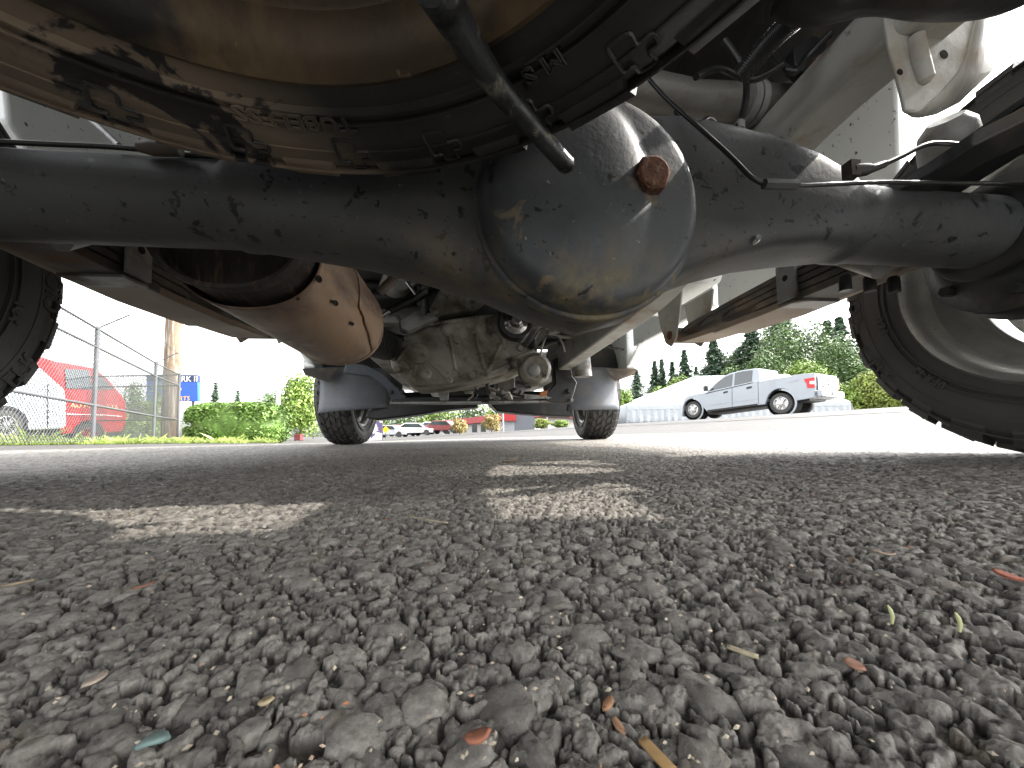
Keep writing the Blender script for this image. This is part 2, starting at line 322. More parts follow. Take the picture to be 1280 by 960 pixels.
# the 300 large pebbles that show largest are bodies of their own
cand = []
L0 = LAYERS[0]
for ix in range(-60, 61):
    for iy in range(0, 60):
        cx, cy, r, an, el, ok, tn = [float(q) for q in stone_params(np.float64(ix), np.float64(iy), L0)]
        if ok and abs(math.atan2(cx, cy)) < rad(56) and cy > .045:
            d = math.hypot(cx, cy)
            if d > .052: cand.append((r / cy, ix, iy, cx, cy, r, an, el, tn))
cand.sort(reverse=True); cand = cand[:300]; taken = {(c[1], c[2]) for c in cand}
TK = np.zeros((200, 200), bool)
for ix, iy in taken: TK[ix + 100, iy + 100] = True
def relief(X, Y):
    wx = X + (vnoise(X / .006, Y / .006, 91) - .5) * .0044 + (vnoise(X / .0022, Y / .0022, 93) - .5) * .0016
    wy = Y + (vnoise(X / .006, Y / .006, 92) - .5) * .0044 + (vnoise(X / .0022, Y / .0022, 94) - .5) * .0016
    H = -.0036 + .0014 * vnoise(X / .003, Y / .003, 80); TN = np.full(X.shape, .45)
    for L in LAYERS[::-1]:
        cell = L[0]; bx = np.floor(wx / cell); by = np.floor(wy / cell)
        for dx in (-1, 0, 1):
            for dy in (-1, 0, 1):
                ix, iy = bx + dx, by + dy; cx, cy, r, an, el, ok, tn = stone_params(ix, iy, L)
                if L[4] == 1:
                    inn = (np.abs(ix) < 99) & (np.abs(iy) < 99)
                    ok = ok & ~TK[np.clip(ix, -99, 99).astype(int) + 100, np.clip(iy, -99, 99).astype(int) + 100] | (ok & ~inn)
                ux = (wx - cx) * np.cos(an) + (wy - cy) * np.sin(an); uy = -(wx - cx) * np.sin(an) + (wy - cy) * np.cos(an)
                q = (ux / r) ** 2 + (uy / (r * el)) ** 2
                top = -.0010 + .0012 * tn + r * .05 - (.0007 if L[4] == 3 else 0)
                h = top + r * .42 * (np.sqrt(np.clip(1 - q ** 1.25, 0, 1)) - 1)
                hit = ok & (q < 1) & (h > H); H = np.where(hit, h, H); TN = np.where(hit, .66 + .72 * hash2(ix, iy, L[4] + 70), TN)
    H = H + (vnoise(X / .0014, Y / .0014, 97) - .5) * .0008 + (vnoise(X / .0006, Y / .0006, 96) - .5) * .0005 + (vnoise(X / .09, Y / .09, 98) - .5) * .003
    return H, TN
def near_ground():
    rr = [.028]; hf = FPX * CAMH
    while rr[-1] < 4.3:
        r = rr[-1]; cap = .0016 if r < .6 else .0016 * (r / .6) ** 1.9
        rr.append(r + max(.00022, min(1.25 * r * r / hf, cap)))
    rr = np.array(rr); aa = np.linspace(rad(-66), rad(66), 860); R_, A_ = np.meshgrid(rr, aa, indexing='ij')
    X = R_ * np.sin(A_); Y = R_ * np.cos(A_); H, TN = relief(X, Y)
    fade = np.clip((4.3 - R_) / 1.5, 0, 1); H = H * fade
    kd = np.interp(A_, AZ, KD); kz = np.interp(A_, AZ, KZ); lot = np.minimum(LOT, kd * .6); t = np.clip((R_ - lot) / (kd - lot), 0, 1)
    H = H + kz * (t * t * (3 - 2 * t) * .35 + t * .65)
    print('near ground rows', len(rr))
    V = np.stack([X, Y, H], -1).reshape(-1, 3); me = np_mesh('asphalt_lot', V, grid_faces(len(rr), len(aa)), M['asph'])
    a = me.attributes.new('tone', 'FLOAT', 'POINT'); a.data.foreach_set('value', TN.ravel().astype(np.float32))
    o = bpy.data.objects.new('asphalt_lot', me); COL.objects.link(o); tag(o, kind='structure'); return o
lot = near_ground()
def rear_ground():                                # the same aggregate carried on round the sides and behind
    rr = np.concatenate([[.001, .01, .02], np.geomspace(.028, 4.3, 330)]); out = []
    for a0, a1, n, r0 in ((rad(66), rad(294), 620, 0), (rad(-66), rad(66), 60, 1)):
        r_ = rr if not r0 else np.array([.001, .008, .016, .022, .0285]); R_, A_ = np.meshgrid(r_, np.linspace(a0, a1, n), indexing='ij')
        X = R_ * np.sin(A_); Y = R_ * np.cos(A_); H, TN = relief(X, Y); H = H * np.clip((4.3 - R_) / 1.5, 0, 1)
        V = np.stack([X, Y, H], -1).reshape(-1, 3); me = np_mesh('asphalt_lot', V, grid_faces(len(r_), n), M['asph'])
        a = me.attributes.new('tone', 'FLOAT', 'POINT'); a.data.foreach_set('value', TN.ravel().astype(np.float32))
        o = bpy.data.objects.new('asphalt_lot', me); COL.objects.link(o); tag(o, kind='structure')
rear_ground()
def pebble_mesh(k):
    bm = bmesh.new(); bmesh.ops.create_icosphere(bm, subdivisions=3, radius=1.0)
    for v in bm.verts:
        p = v.co.normalized(); n_ = 0
        for j, (s_, a_) in enumerate(((1.5, .34), (3.3, .22), (8.0, .09))):
            from mathutils import noise as mn
            n_ += a_ * mn.noise(Vector((p.x * s_ + k * 7.3, p.y * s_ + j * 3.1, p.z * s_)))
        v.co = p * (1 + n_ * 1.3)
    me = bpy.data.meshes.new('stone'); bm.to_mesh(me); bm.free(); me.materials.append(M['asph']); me.shade_smooth()
    a = me.attributes.new('tone', 'FLOAT', 'POINT'); a.data.foreach_set('value', np.full(len(me.vertices), .8 + .05 * (k % 9), np.float32)); return me
PM = [pebble_mesh(k) for k in range(10)]
for i, (q, ix, iy, cx, cy, r, an, el, tn) in enumerate(cand):
    o = bpy.data.objects.new('stone', PM[i % 10]); COL.objects.link(o); o.parent = lot
    o.location = (cx, cy, -.0010 + .0012 * tn + r * .05 - r * .48); o.rotation_euler = (random.uniform(-.25, .25), random.uniform(-.25, .25), an)
    o.scale = (r * 1.04, r * el * 1.04, r * .48)
# ---- road strip, kerb line and paint beyond the lot
def strip(name, rows, m, lift, kind='structure'):
    V = []; F_ = []
    out = []
    for row in rows:
        q = []
        for px, py, d in row:
            w = P(px, py, d); q.append(w + Vector((0, 0, lift)))
        out.append(q)
    mb = MB(); mb.grid(out); o = obj(name, mb, m, sharp=0); o['kind'] = kind; return o
def at_ground(px, d): # point on the terrain in the column of the photo
    v = ray(px, 500); x = v.x / v.y * d; return Vector((x, d, ground_z(x, d)))
def ground_strip(name, cols, m, lift, n=7, kind='structure'):
    rows = []
    full = []
    for a, b in zip(cols[:-1], cols[1:]):
        for j in range(6): t = j / 6; full.append([a[i] + (b[i] - a[i]) * t for i in range(3)])
    full.append(list(cols[-1]))
    for px, d0, d1 in full:
        rows.append([at_ground(px, d0 + (d1 - d0) * k / (n - 1)) + Vector((0, 0, lift)) for k in range(n)])
    mb = MB(); mb.grid(rows); o = obj(name, mb, m, sharp=0); o['kind'] = kind; return o
ground_strip('road', [(420, 12, 15.5), (500, 13, 20), (600, 14, 25), (700, 12.5, 23), (760, 10.8, 20), (880, 8.8, 14.6), (1000, 7.6, 12.6), (1120, 6.8, 11.2), (1280, 5.8, 9.2)], M['road'], .004)
ground_strip('road_line', [(690, 15.5, 15.8), (760, 13.2, 13.42), (880, 10.7, 10.88), (1000, 9.2, 9.36), (1120, 8.1, 8.24), (1280, 6.9, 7.02)], M['paint'], .009, 2)
# ================================================================ THE PICKUP OVERHEAD (its own frame: u right, v forward, z up)
truck = thing('pickup_truck', 'worn white pickup truck parked over the camera, seen from beneath its rear axle', 'pickup truck', (RV * -UC)[:], PSI)
def X4(u, v, z): return Matrix.Translation((u, v, z))
AXV, AXZ = 0.455, 0.315
# ---- rear axle housing
def ring(u, zt, zb, vc, hv, e, n=32):
    zc, hz = (zt + zb) / 2, (zt - zb) / 2; out = []
    for k in range(n):
        q = 2 * math.pi * k / n; c, s = math.cos(q), math.sin(q)
        out.append(Vector((u, vc + hv * math.copysign(abs(c) ** (2 / e), c), zc + hz * math.copysign(abs(s) ** (2 / e), s))))
    return out
prof = [(-.74, .360, .272, .044, 2), (-.335, .362, .271, .045, 2), (-.33, .365, .268, .048, 2), (-.315, .3655, .2675, .0485, 2.1), (-.31, .363, .269, .047, 2.2), (-.25, .368, .263, .052, 2.6), (-.19, .371, .256, .054, 3.2),
        (-.13, .382, .243, .055, 3.8), (-.06, .405, .222, .056, 4), (0, .432, .196, .056, 4), (.06, .442, .178, .056, 4), (.12, .440, .194, .056, 4), (.18, .436, .238, .056, 6), (.23, .430, .258, .056, 7),
        (.30, .418, .277, .055, 7), (.36, .402, .285, .054, 6), (.41, .387, .287, .052, 3.5), (.425, .383, .285, .051, 2.3), (.432, .3845, .2815, .0535, 2), (.445, .3845, .2815, .0535, 2), (.45, .381, .284, .050, 2), (.68, .380, .283, .0495, 2)]
mb = MB(); mb.loft([ring(u, a, b, AXV, hv, e) for u, a, b, hv, e in prof])
axle = obj('rear_axle_housing', mb, M['axle'], truck, sharp=50, label='dark painted tapering axle housing with weld seams')
# rear face bead round the cover and the pressed joint along the beam
# ---- differential cover: domed disc with a stepped shoulder
DU, DZ, DR = .058, .303, .123
rows = []
for i in range(29):
    t = i / 28; row = []
    for k in range(65):
        q = 2 * math.pi * k / 64; r = DR * t; x = r * math.cos(q); z = r * math.sin(q)
        h = .030 * (1 - max(0, (t - .86) / .14) ** 2.4) ** .5 if t > .86 else .030
        dx = (x + .030) / .088; dz = (z + .0) / .120; qd = dx * dx + dz * dz
        h += .009 * max(0, 1 - qd ** 3.0) ** .7 + .007 * max(0, 1 - (x * x + z * z) / DR ** 2)
        row.append((DU + x, .404 - h, DZ + z))
    rows.append(row)
mb = MB(); mb.grid(rows)
M_ = Matrix.Translation((DU, .404, DZ)) @ Matrix.Rotation(rad(90), 4, 'Z')
mb.lathe([(.120, -.006), (.1255, -.006), (.127, -.004), (.127, .006), (.120, .006)], M_, 64)
cov = obj('differential_cover', mb, M['cover'], truck, sharp=60)
pl = tv(808, 228, .372); mb = MB()
Mp = Matrix.Translation(pl) @ Matrix.Rotation(rad(-90), 4, 'Z')
mb.lathe([(0, .004), (.0225, .004), (.0225, -.01), (0, -.01)], Mp, 24)
hexp = [(.0195 * math.cos(rad(60 * k + 8)), .0195 * math.sin(rad(60 * k + 8))) for k in range(6)]
mb2 = MB(); mb2.prism([Mp @ Vector((.0, a, b)) for a, b in hexp], (0, -.0175, 0))
mb2.lathe([(0, .0195), (.0155, .0195), (.017, .0172), (0, .0172)], Mp, 20)
bossv = obj('plug_washer', mb, M['cover'], cov, sharp=40)
obj('fill_plug', mb2, M['rustbolt'], cov, bevel=.0018, label='rusty hexagonal fill plug')
dp = tv(705, 350, .372); mb = MB(); mb.lathe([(0, .002), (.0075, .002), (.0095, .0), (.0095, -.02), (0, -.02)], Matrix.Translation(dp) @ Matrix.Rotation(rad(-90), 4, 'Z') @ Matrix.Rotation(rad(18), 4, 'Y'), 16); obj('dark_oval', mb, M['blackclean'], cov)  # flat black disc drawn for a dark depression in the cover
for (px, py) in [(948, 297), (690, 348)]:
    p = tv(px, py, .397); mb = MB(); mb.lathe([(0, .004), (.0035, .004), (.0045, .0), (.0045, -.01), (0, -.01)], Matrix.Translation((p.x, .4, p.z)) @ Matrix.Rotation(rad(-90), 4, 'Z'), 12)
    obj('breather_plug', mb, M['chrome'], axle)
# ---- ends of the axle: backing plates, seals
for s in (-1, 1):
    mb = MB(); Mx = X4(s * .66, AXV, .33 if s > 0 else .318)
    mb.lathe([(0, -.0), (.056, 0), (.064, .004 * s), (.066, .010 * s), (.060, .018 * s), (0, .018 * s)], Mx, 40)
    a = obj('axle_seal_ring', mb, M['blackclean'], truck)
    mb = MB(); Mx = X4(s * .70, AXV, .32)
    mb.lathe([(0, -.012 * s), (.07, -.012 * s), (.085, 0), (.10, .006 * s), (.098, .008 * s), (.102, .014 * s), (.102, .05 * s), (.110, .055 * s), (.110, .09 * s), (0, .09 * s)], Mx, 48)
    for k in range(6):
        q = k * math.pi / 3 + .3; mb.lathe([(0, -.02 * s), (.008, -.02 * s), (.008, .0), (0, .0)], X4(s * .70, AXV + .078 * math.cos(q), .32 + .078 * math.sin(q)), 6)
    obj('brake_drum', mb, M['black'], truck, sharp=40)
# ---- wheels
def tyre_mb(R, w, rr, lugs=26, rows=4, depth=.010, shoulder=True, side=1):
    mb = MB(); h = w / 2; s = R - rr
    p = [(rr, -h * .80), (rr + .008, -h * .88), (rr + .022, -h * .93), (rr + s * .45, -h * 1.0), (rr + s * .72, -h * .99), (R - .030, -h * .955), (R - .018, -h * .90), (R - depth, -h * .78)]
    pr = p + [(R - depth, -h * .3), (R - depth, h * .3)] + [(r, -a) for r, a in p[::-1]]
    mb.lathe(pr, None, 96)
    mb.lathe([(rr - .004, -h * .78), (rr - .004, h * .78)], None, 64)
    for row in range(rows):                                   # tread blocks
        c = (-.5 + (row + .5) / rows) * w * .78; off = (row % 2) * .5
        for k in range(lugs):
            q = 2 * math.pi * (k + off) / lugs; Mq = Matrix.Rotation(q, 4, 'X')
            lx = w * .78 / rows * .80; ly = 2 * math.pi * R / lugs * .70; sk = .25 * (1 if row % 2 else -1) * ly
            z0, z1 = R - depth - .004, R - .001
            vs = [(c - lx / 2, -ly / 2 - sk, z0), (c + lx / 2, -ly / 2 + sk, z0), (c + lx / 2, ly / 2 + sk, z0), (c - lx / 2, ly / 2 - sk, z0)]
            vs += [(x * .0 + c + (x - c) * .88, y * .9, z1) for x, y, _ in vs]
            mb.add(vs, [(3, 2, 1, 0), (4, 5, 6, 7), (0, 1, 5, 4), (1, 2, 6, 5), (2, 3, 7, 6), (3, 0, 4, 7)], Mq)
    if shoulder:
        for s_ in (-1, 1):
            for k in range(lugs):
                q = 2 * math.pi * (k + (.0 if s_ > 0 else .5)) / lugs; Mq = Matrix.Rotation(q, 4, 'X'); ly = math.pi * R / lugs * (1.15 if k % 2 else .9)
                x0, x1 = s_ * h * .72, s_ * (h * .985); a, b = R - .040, R - .001
                vs = [(x0, -ly / 2, b - .012), (x1, -ly / 2, a), (x1, ly / 2, a), (x0, ly / 2, b - .012), (x0, -ly / 2, b), (s_ * h * .93, -ly / 2, b - .010), (s_ * h * .93, ly / 2, b - .010), (x0, ly / 2, b), (s_ * h * 1.012, -ly / 2 * .9, a + .006), (s_ * h * 1.012, ly / 2 * .9, a + .006)]
                mb.add(vs, [(4, 5, 6, 7), (5, 8, 9, 6), (8, 1, 2, 9), (0, 1, 8, 5, 4), (3, 7, 6, 9, 2)], Mq)
    for s_ in (-1, 1):                                        # moulding rings
        for r_ in (rr + s * .26, rr + s * .34, rr + s * .58, rr + s * .80):
            mb.lathe([(r_ - .002, s_ * h * .93), (r_ - .001, s_ * h * 1.004), (r_ + .001, s_ * h * 1.004), (r_ + .002, s_ * h * .93)], None, 96)
    return mb
def rim_mb(rr, w, dish=.3, s=1):
    mb = MB(); h = w / 2
    pr = [(rr + .012, -h * .90), (rr + .016, -h * .94), (rr + .010, -h * .98), (rr + .002, -h * .93), (rr - .004, -h * .85), (rr - .010, -h * .70), (rr - .012, -h * .62), (rr - .008, -h * .58), (rr - .010, -h * .54), (rr - .024, -h * .46), (rr - .034, -h * .34), (rr - .036, -h * .22), (rr - .032, -h * .18), (rr - .036, -h * .14), (rr - .036, -h * .05), (rr - .030, h * .2), (rr - .014, h * .45), (rr - .010, h * .7), (rr + .002, h * .92), (rr + .014, h * .96)]
    mb.lathe([(r, a * s) for r, a in pr], None, 80)
    mb.lathe([(rr - .033, h * dish * s), (rr * .62, h * (dish + .12) * s), (rr * .45, h * (dish - .05) * s), (.03, h * (dish - .05) * s), (.03, h * (dish - .2) * s), (0, h * (dish - .2) * s)], None, 64)
    return mb
def text_mesh(body, size, depth=.0015, align='CENTER', res=2, outline=0.0):
    cu = bpy.data.curves.new('lettering', 'FONT'); cu.body = body; cu.size = size; cu.extrude = depth; cu.align_x = align; cu.align_y = 'CENTER'; cu.resolution_u = res
    if outline: cu.fill_mode = 'NONE'; cu.bevel_depth = outline; cu.extrude = 0
    o = bpy.data.objects.new('lettering', cu); COL.objects.link(o); dg = bpy.context.evaluated_depsgraph_get()
    me = bpy.data.meshes.new_from_object(o.evaluated_get(dg)); vs = [v.co.copy() for v in me.vertices]; fs = [tuple(p.vertices) for p in me.polygons]
    bpy.data.objects.remove(o); bpy.data.meshes.remove(me); return vs, fs
def arc_text(mb, body, size, R, ang, xface, flip=1, outline=.0, depth=.001):
    """letters laid round the sidewall on the plane x = xface, tops outward"""
    vs, fs = text_mesh(body, size, depth, outline=outline); out = []
    for v in vs:
        a = ang + flip * v.x / R; r = R + v.y
        out.append(Vector((xface + v.z, r * math.cos(a), r * math.sin(a))))
    mb.add(out, fs)
RT, RW, RR = .318, .25, .192
t0 = tyre_mb(RT, RW, RR, 24, 4, .012)
# right rear: lettering faces inward (towards the camera, -u)
for s in (1, -1):
    loc = (s * .905, AXV, .318)
    mb = rim_mb(RR, RW * .96, .35, s)
    w = obj('rear_wheel', mb, M['rim'], truck, sharp=40); w.location = loc
    ty = obj('tyre', t0, M['tyre'], w, sharp=40)
    xf = -s * RW / 2 * 1.0
    for tx, sz_, r_, an_ in (('OIOOD', .036, .281, 4), ('LT R', .028, .281, -32), ('7 S 1', .018, .236, -14), ('LT R 10', .018, .236, -48)):
        mb = MB(); arc_text(mb, tx, sz_, r_, rad(an_), xf, -s, outline=.0016); obj('raised_lettering', mb, M['tyre'], w, sharp=0, recalc=False, kind='stuff')
# ---- spare wheel slung under the bed
SU, SV, SZ = -.188, .052, .300
SR, SRR, SWD = .332, .210, .175
Ms = Matrix.Rotation(rad(90), 4, 'Y')          # local x axis -> down; -x side faces up
mb = tyre_mb(SR, SWD, SRR, 22, 4, .010); vs = [Ms @ v for v in mb.v]; mb.v = vs
rim = rim_mb(SRR, SWD * .97, -.1, -1); rim.v = [Ms @ v for v in rim.v]
sp = obj('spare_wheel', rim, M['rimspare'], truck, sharp=40, label='rusty brown rim of the spare wheel slung under the bed'); sp.location = (SU, SV, SZ + SWD / 2); sp.rotation_euler = (rad(1.0), rad(-1.5), rad(-35))
ty = obj('tyre', mb, M['tyrespare'], sp, sharp=40)
for a_, tx in ((58, 'RADIAL'), (5, 'M S'), (100, 'LT'), (-40, 'TUBELESS')):
    mb = MB(); arc_text(mb, tx, .020, .250, rad(a_), SWD / 2 * 1.0, -1, outline=.0009); mb.v = [Ms @ v for v in mb.v]; obj('raised_lettering', mb, M['tyrespare'], sp, sharp=0, recalc=False, kind='stuff')
lug = None                                       # looped lugs pressed into the shoulder
hs_ = SWD / 2; R0 = SRR + (SR - SRR) * .72
def sx(r): return float(np.interp(r, [R0, SR - .030, SR - .018, SR - .010], [hs_ * .995, hs_ * .96, hs_ * .905, hs_ * .80]))
for k in range(22):
    if lug is None:
        loop = [(.268, -.045), (.290, -.045), (.292, -.020), (.302, -.018), (.303, .020), (.290, .022), (.289, .045), (.280, .046), (.279, .012), (.268, .010), (.266, -.03)]
        path = smooth_path([(sx(r) + .0005, r * math.cos(a), r * math.sin(a)) for r, a in loop + loop[:2]], 4); mb = MB(); mb.tube(path, .0016, 6); lug = obj('shoulder_lug', mb, M['tyrespare'], sp, sharp=0); lu = lug
    else: lu = lug.copy(); COL.objects.link(lu); lu.parent = sp
    lu.rotation_euler = (Ms @ Matrix.Rotation(2 * math.pi * k / 22, 4, 'X')).to_euler()
# wheel centre holes seen as dark openings
mb = MB()
for k in range(5):
    q = 2 * math.pi * k / 5 + .4; mb.lathe([(0, 0), (.014, 0)], Matrix.Translation((.10 * math.cos(q), .10 * math.sin(q), .0)) @ Ms, 14)
# ---- hanger arm of the spare
arm = smooth_path([T(P(540, -25, .175)), T(P(563, 15, .195)), T(P(590, 62, .22)), T(P(622, 108, .248)), T(P(662, 155, .275)), T(P(690, 186, .290)), T(P(707, 205, .300))], 6)
n = len(arm); mb = MB(); mb.tube(arm, [.0112 - .0042 * min(1, i / n * 1.4) for i in range(n)], 14)
e = arm[-1]; mb.lathe([(0, -.0072), (.005, -.0055), (.0072, 0), (.005, .0055), (0, .0072)], Matrix.Translation(e), 14)
M['arm'] = mat('worn_steel_arm', (.045, .047, .05), .38, .6, .3, 40, [((.22, .21, .17), 60, .54, .64, .7), ((.012, .012, .012), 35, .5, .62, .5)], .5, 200)
obj('spare_hanger_arm', mb, M['arm'], truck, sharp=50)
# ---- muffler
MU, MW, MH = -.402, .104, .098
def oval(v, s=1.0, dz=0, n=56, du=0):
    out = []
    for k in range(n):
        q = 2 * math.pi * k / n; c, s_ = math.cos(q), math.sin(q)
        out.append(Vector((MU + du + MW * s * math.copysign(abs(c) ** .88, c), v, .352 + dz + MH * s * math.copysign(abs(s_) ** .88, s_))))
    return out
mb = MB(); mb.loft([oval(.56, .955, .004), oval(.57, .97, .003), oval(.665, .99), oval(1.02, .99)], caps=False)
mf = obj('muffler', mb, M['muffcap'], truck, sharp=40)
mb = MB(); mb.loft([oval(.553, .93, .004), oval(.549, .99, .003), oval(.557, 1.0, .003), oval(.572, .975, .003), oval(.578, .90, .003), oval(.576, .72, .003)], caps=False)
mb.add(oval(.577, .73, .003), [tuple(range(56))]); obj('end_cap', mb, M['muffcap'], mf, sharp=40)
mb = MB()
rows = []
for i in range(25):
    v = .605 + (1.015 - .605) * i / 24; sc = 1.03 + .030 * (i / 24); ra = oval(v, sc, -.002 - .006 * i / 24)
    rows.append(ra)
mb.loft(rows, caps=False); mb.loft([oval(1.012, 1.06, -.008), oval(1.013, 1.085, -.008), oval(1.022, 1.085, -.008), oval(1.023, 1.05, -.008)], caps=False)
sh = obj('heat_shield', mb, M['shield'], mf, sharp=50, solid=.0015, label='tan rusty heat shield with oval holes')
# second overlapping shield sheet with a ragged edge
rows = []
for i in range(34):
    v = .80 + .208 * i / 33; ed = -12 - 30 * (i / 33) + random.uniform(-1.6, 1.6); row = []
    for j in range(9):
        a = rad(ed + (62 - ed) * j / 8); c, s_ = math.cos(a), math.sin(a); sc = 1.03 + .030 * ((v - .648) / .367) + .028 + (.02 if j == 0 else 0)
        row.append(Vector((MU + MW * sc * math.copysign(abs(c) ** .88, c), v, .346 + MH * sc * math.copysign(abs(s_) ** .88, s_))))
    rows.append(row)
mb = MB(); mb.grid(rows); obj('overlapping_shield_sheet', mb, M['shield'], mf, sharp=50, solid=.0012)
def on_oval(px, py, sc):                                       # where a sight line meets the shield
    d = ray(px, py); o = CAMV
    for i in range(4000):
        t = T(o + d * (.4 + i * .0004))
        if abs((t.x - MU) / (MW * sc)) ** 2.27 + abs((t.z - .346) / (MH * sc)) ** 2.27 < 1: return t
    return None
for px, py, r1, r2 in [(397, 348, .0045, .0085), (418, 378, .004, .0095), (439, 404, .0035, .0075), (371, 372, .002, .003), (462, 336, .0022, .006), (469, 352, .0022, .006), (474, 366, .002, .005), (455, 330, .002, .005)]:
    t = on_oval(px, py, 1.055)
    if t is None: continue
    mb = MB(); mr = MB()
    nrm = Vector((t.x - MU, 0, (t.z - .346))).normalized(); ax = Vector((0, 1, 0)); b = nrm.cross(ax)
    t = t + nrm * .0022; ring_ = [t + ax * (r2 * math.cos(q)) + b * (r1 * math.sin(q)) for q in [2 * math.pi * k / 16 for k in range(16)]]
    mb.add(ring_, [tuple(range(16))])
    mr.tube([p + nrm * .0004 for p in ring_] + [ring_[0] + nrm * .0004, ring_[1]], .0009, 6, False)
    obj('shield_hole', mb, M['darkhole'], mf, sharp=0); obj('hole_rim', mr, M['muffcap'], mf)
# pipe onward from the muffler
mb = MB(); q = [Vector((-.40, 1.0, .36)), Vector((-.40, 1.15, .36)), Vector((-.36, 1.35, .37)), Vector((-.26, 1.6, .40)), Vector((-.2, 2.0, .42))]
mb.tube(smooth_path(q, 8), .045, 20)
obj('exhaust_pipe', mb, M['black'], truck)
mb = MB(); pts = smooth_path([Vector((-.40, 1.05, .36)), Vector((-.385, 1.22, .36)), Vector((-.35, 1.38, .37))], 12)
for i, p in enumerate(pts):
    if i % 1 == 0 and i < len(pts) - 1: mb.tube([p, p + (pts[i + 1] - p) * .5], .052, 18)
obj('flexible_joint', mb, M['black'], truck)
# tailpipe seen past the spare, with clamps
mb = MB(); a = T(P(700, 92, .56)); b = T(P(868, 127, .60)); c = T(P(1006, 132, .64)); mb.tube([a, b, c], .0285, 24)
tp = obj('tailpipe', mb, mat('grey_pipe', (.16, .155, .14), .5, .3, .2, 12, [((.10, .085, .07), 10, .5, .7, .8)], .3, 80), truck)
for px, r_ in ((928, .034), (938, .033), (984, .036), (996, .033)):
    f_ = (px - 868) / (1006 - 868); p = b.lerp(c, f_); mb = MB(); dd = (c - b).normalized() * .006; mb.tube([p - dd, p + dd], r_, 26); obj('pipe_clamp', mb, M['galv'], tp)
# ---- leaf springs
SPU = .605
def leaf(mb, v0, v1, ztop, th, hw, u0, bow):
    rows = []; n = 18
    for i in range(n + 1):
        v = v0 + (v1 - v0) * i / n; z = ztop + bow * ((v - AXV)) ** 2; wd = hw * (1 - .35 * max(0, 1 - min(i, n - i) / 2))
        rows.append([Vector((u0 - wd, v, z)), Vector((u0 + wd, v, z)), Vector((u0 + wd, v, z - th)), Vector((u0 - wd, v, z - th))])
    mb.loft(rows)
for s in (-1, 1):
    par = None; SPU = .605 if s > 0 else .630
    for i, (v0, v1, z, th) in enumerate([(.46, 1.10, .374, .011), (.46, 1.0, .3605, .011), (.46, .90, .347, .011), (.46, .80, .333, .012), (.46, .73, .3185, .014)]):
        mb = MB(); leaf(mb, v0, v1, z, th, .040, s * SPU, -.035 + i * .004)
        o = obj('leaf_spring' if i == 0 else 'spring_leaf', mb, M['spring'], truck if i == 0 else par, sharp=30, bevel=.0015)
        if i == 0: par = o
    mb = MB()                                                    # clip round the leaves
    c_ = .675 if s > 0 else .650; 
    mb.box((s * SPU - s * .047, c_, .345), (.006, .045, .075)); mb.box((s * SPU, c_, .3015), (.09, .045, .005)); mb.box((s * SPU + s * .047, c_, .345), (.006, .045, .075))
    cl = obj('spring_clip', mb, M['galv'], par, bevel=.001)
    mb = MB(); mb.lathe([(0, -.0005), (.006, -.0005), (.006, .001), (0, .001)], X4(s * (SPU - .0505), c_, .352) @ (Matrix.Rotation(0, 4, 'Z')), 14)
    obj('clip_hole', mb, M['darkhole'], par)
    mb = MB(); mb.lathe([(.012, -.05), (.024, -.05), (.024, .05), (.012, .05), (.012, -.05)], X4(s * SPU, 1.105, .348), 20)
    obj('spring_eye', mb, M['spring'], par)
    for i in range(3 if s > 0 else 0):
        mb = MB(); mb.lathe([(0, -.006), (.006, -.006), (.0085, -.002), (.0085, .02), (0, .02)], X4(s * (.53 + .045 * i), .535, .293) @ Matrix.Rotation(rad(90), 4, 'Y'), 14); obj('spring_bolt_end', mb, M['black'], par)
    # front hanger of the spring with its hole
    zb = .315
    pts = [(1.03, .47), (1.18, .47), (1.165, .40), (1.135, .33), (1.105, .312), (1.075, .33), (1.05, .40)]
    mb = MB(); mb.prism([(s * (SPU - .052), v, z) for v, z in pts], (s * .006, 0, 0)); mb.prism([(s * (SPU + .046), v, z) for v, z in pts], (s * .006, 0, 0))
    hb = obj('spring_hanger', mb, M['frame'], truck, bevel=.0015)
    mb = MB(); mb.lathe([(0, -.004), (.008, -.004), (.013, -.002), (.013, .004), (0, .004)], X4(s * (SPU - .054), 1.105, .348) if s > 0 else X4(s * (SPU - .054), 1.105, .348), 16)
    obj('hanger_bolt', mb, M['rustbolt'], hb)
    for i in range(2):
        mb = MB(); rows = []
        for j in range(10):
            v = .47 - (.80 - .15 * i) * j / 9; z = .392 + .011 * i + .13 * ((.47 - v) / .8) ** 1.0; rows.append([Vector((s * SPU + du, v, z + dz)) for du, dz in ((-.04, 0), (.04, 0), (.04, .010), (-.04, .010))])
        mb.loft(rows); obj('spring_leaf', mb, M['black'], par, bevel=.0015, sharp=30)
    # shackle end towards the tail
    mb = MB(); mb.box((s * SPU, -.34, .57), (.10, .03, .14)); obj('shackle', mb, M['black'], truck, bevel=.003)
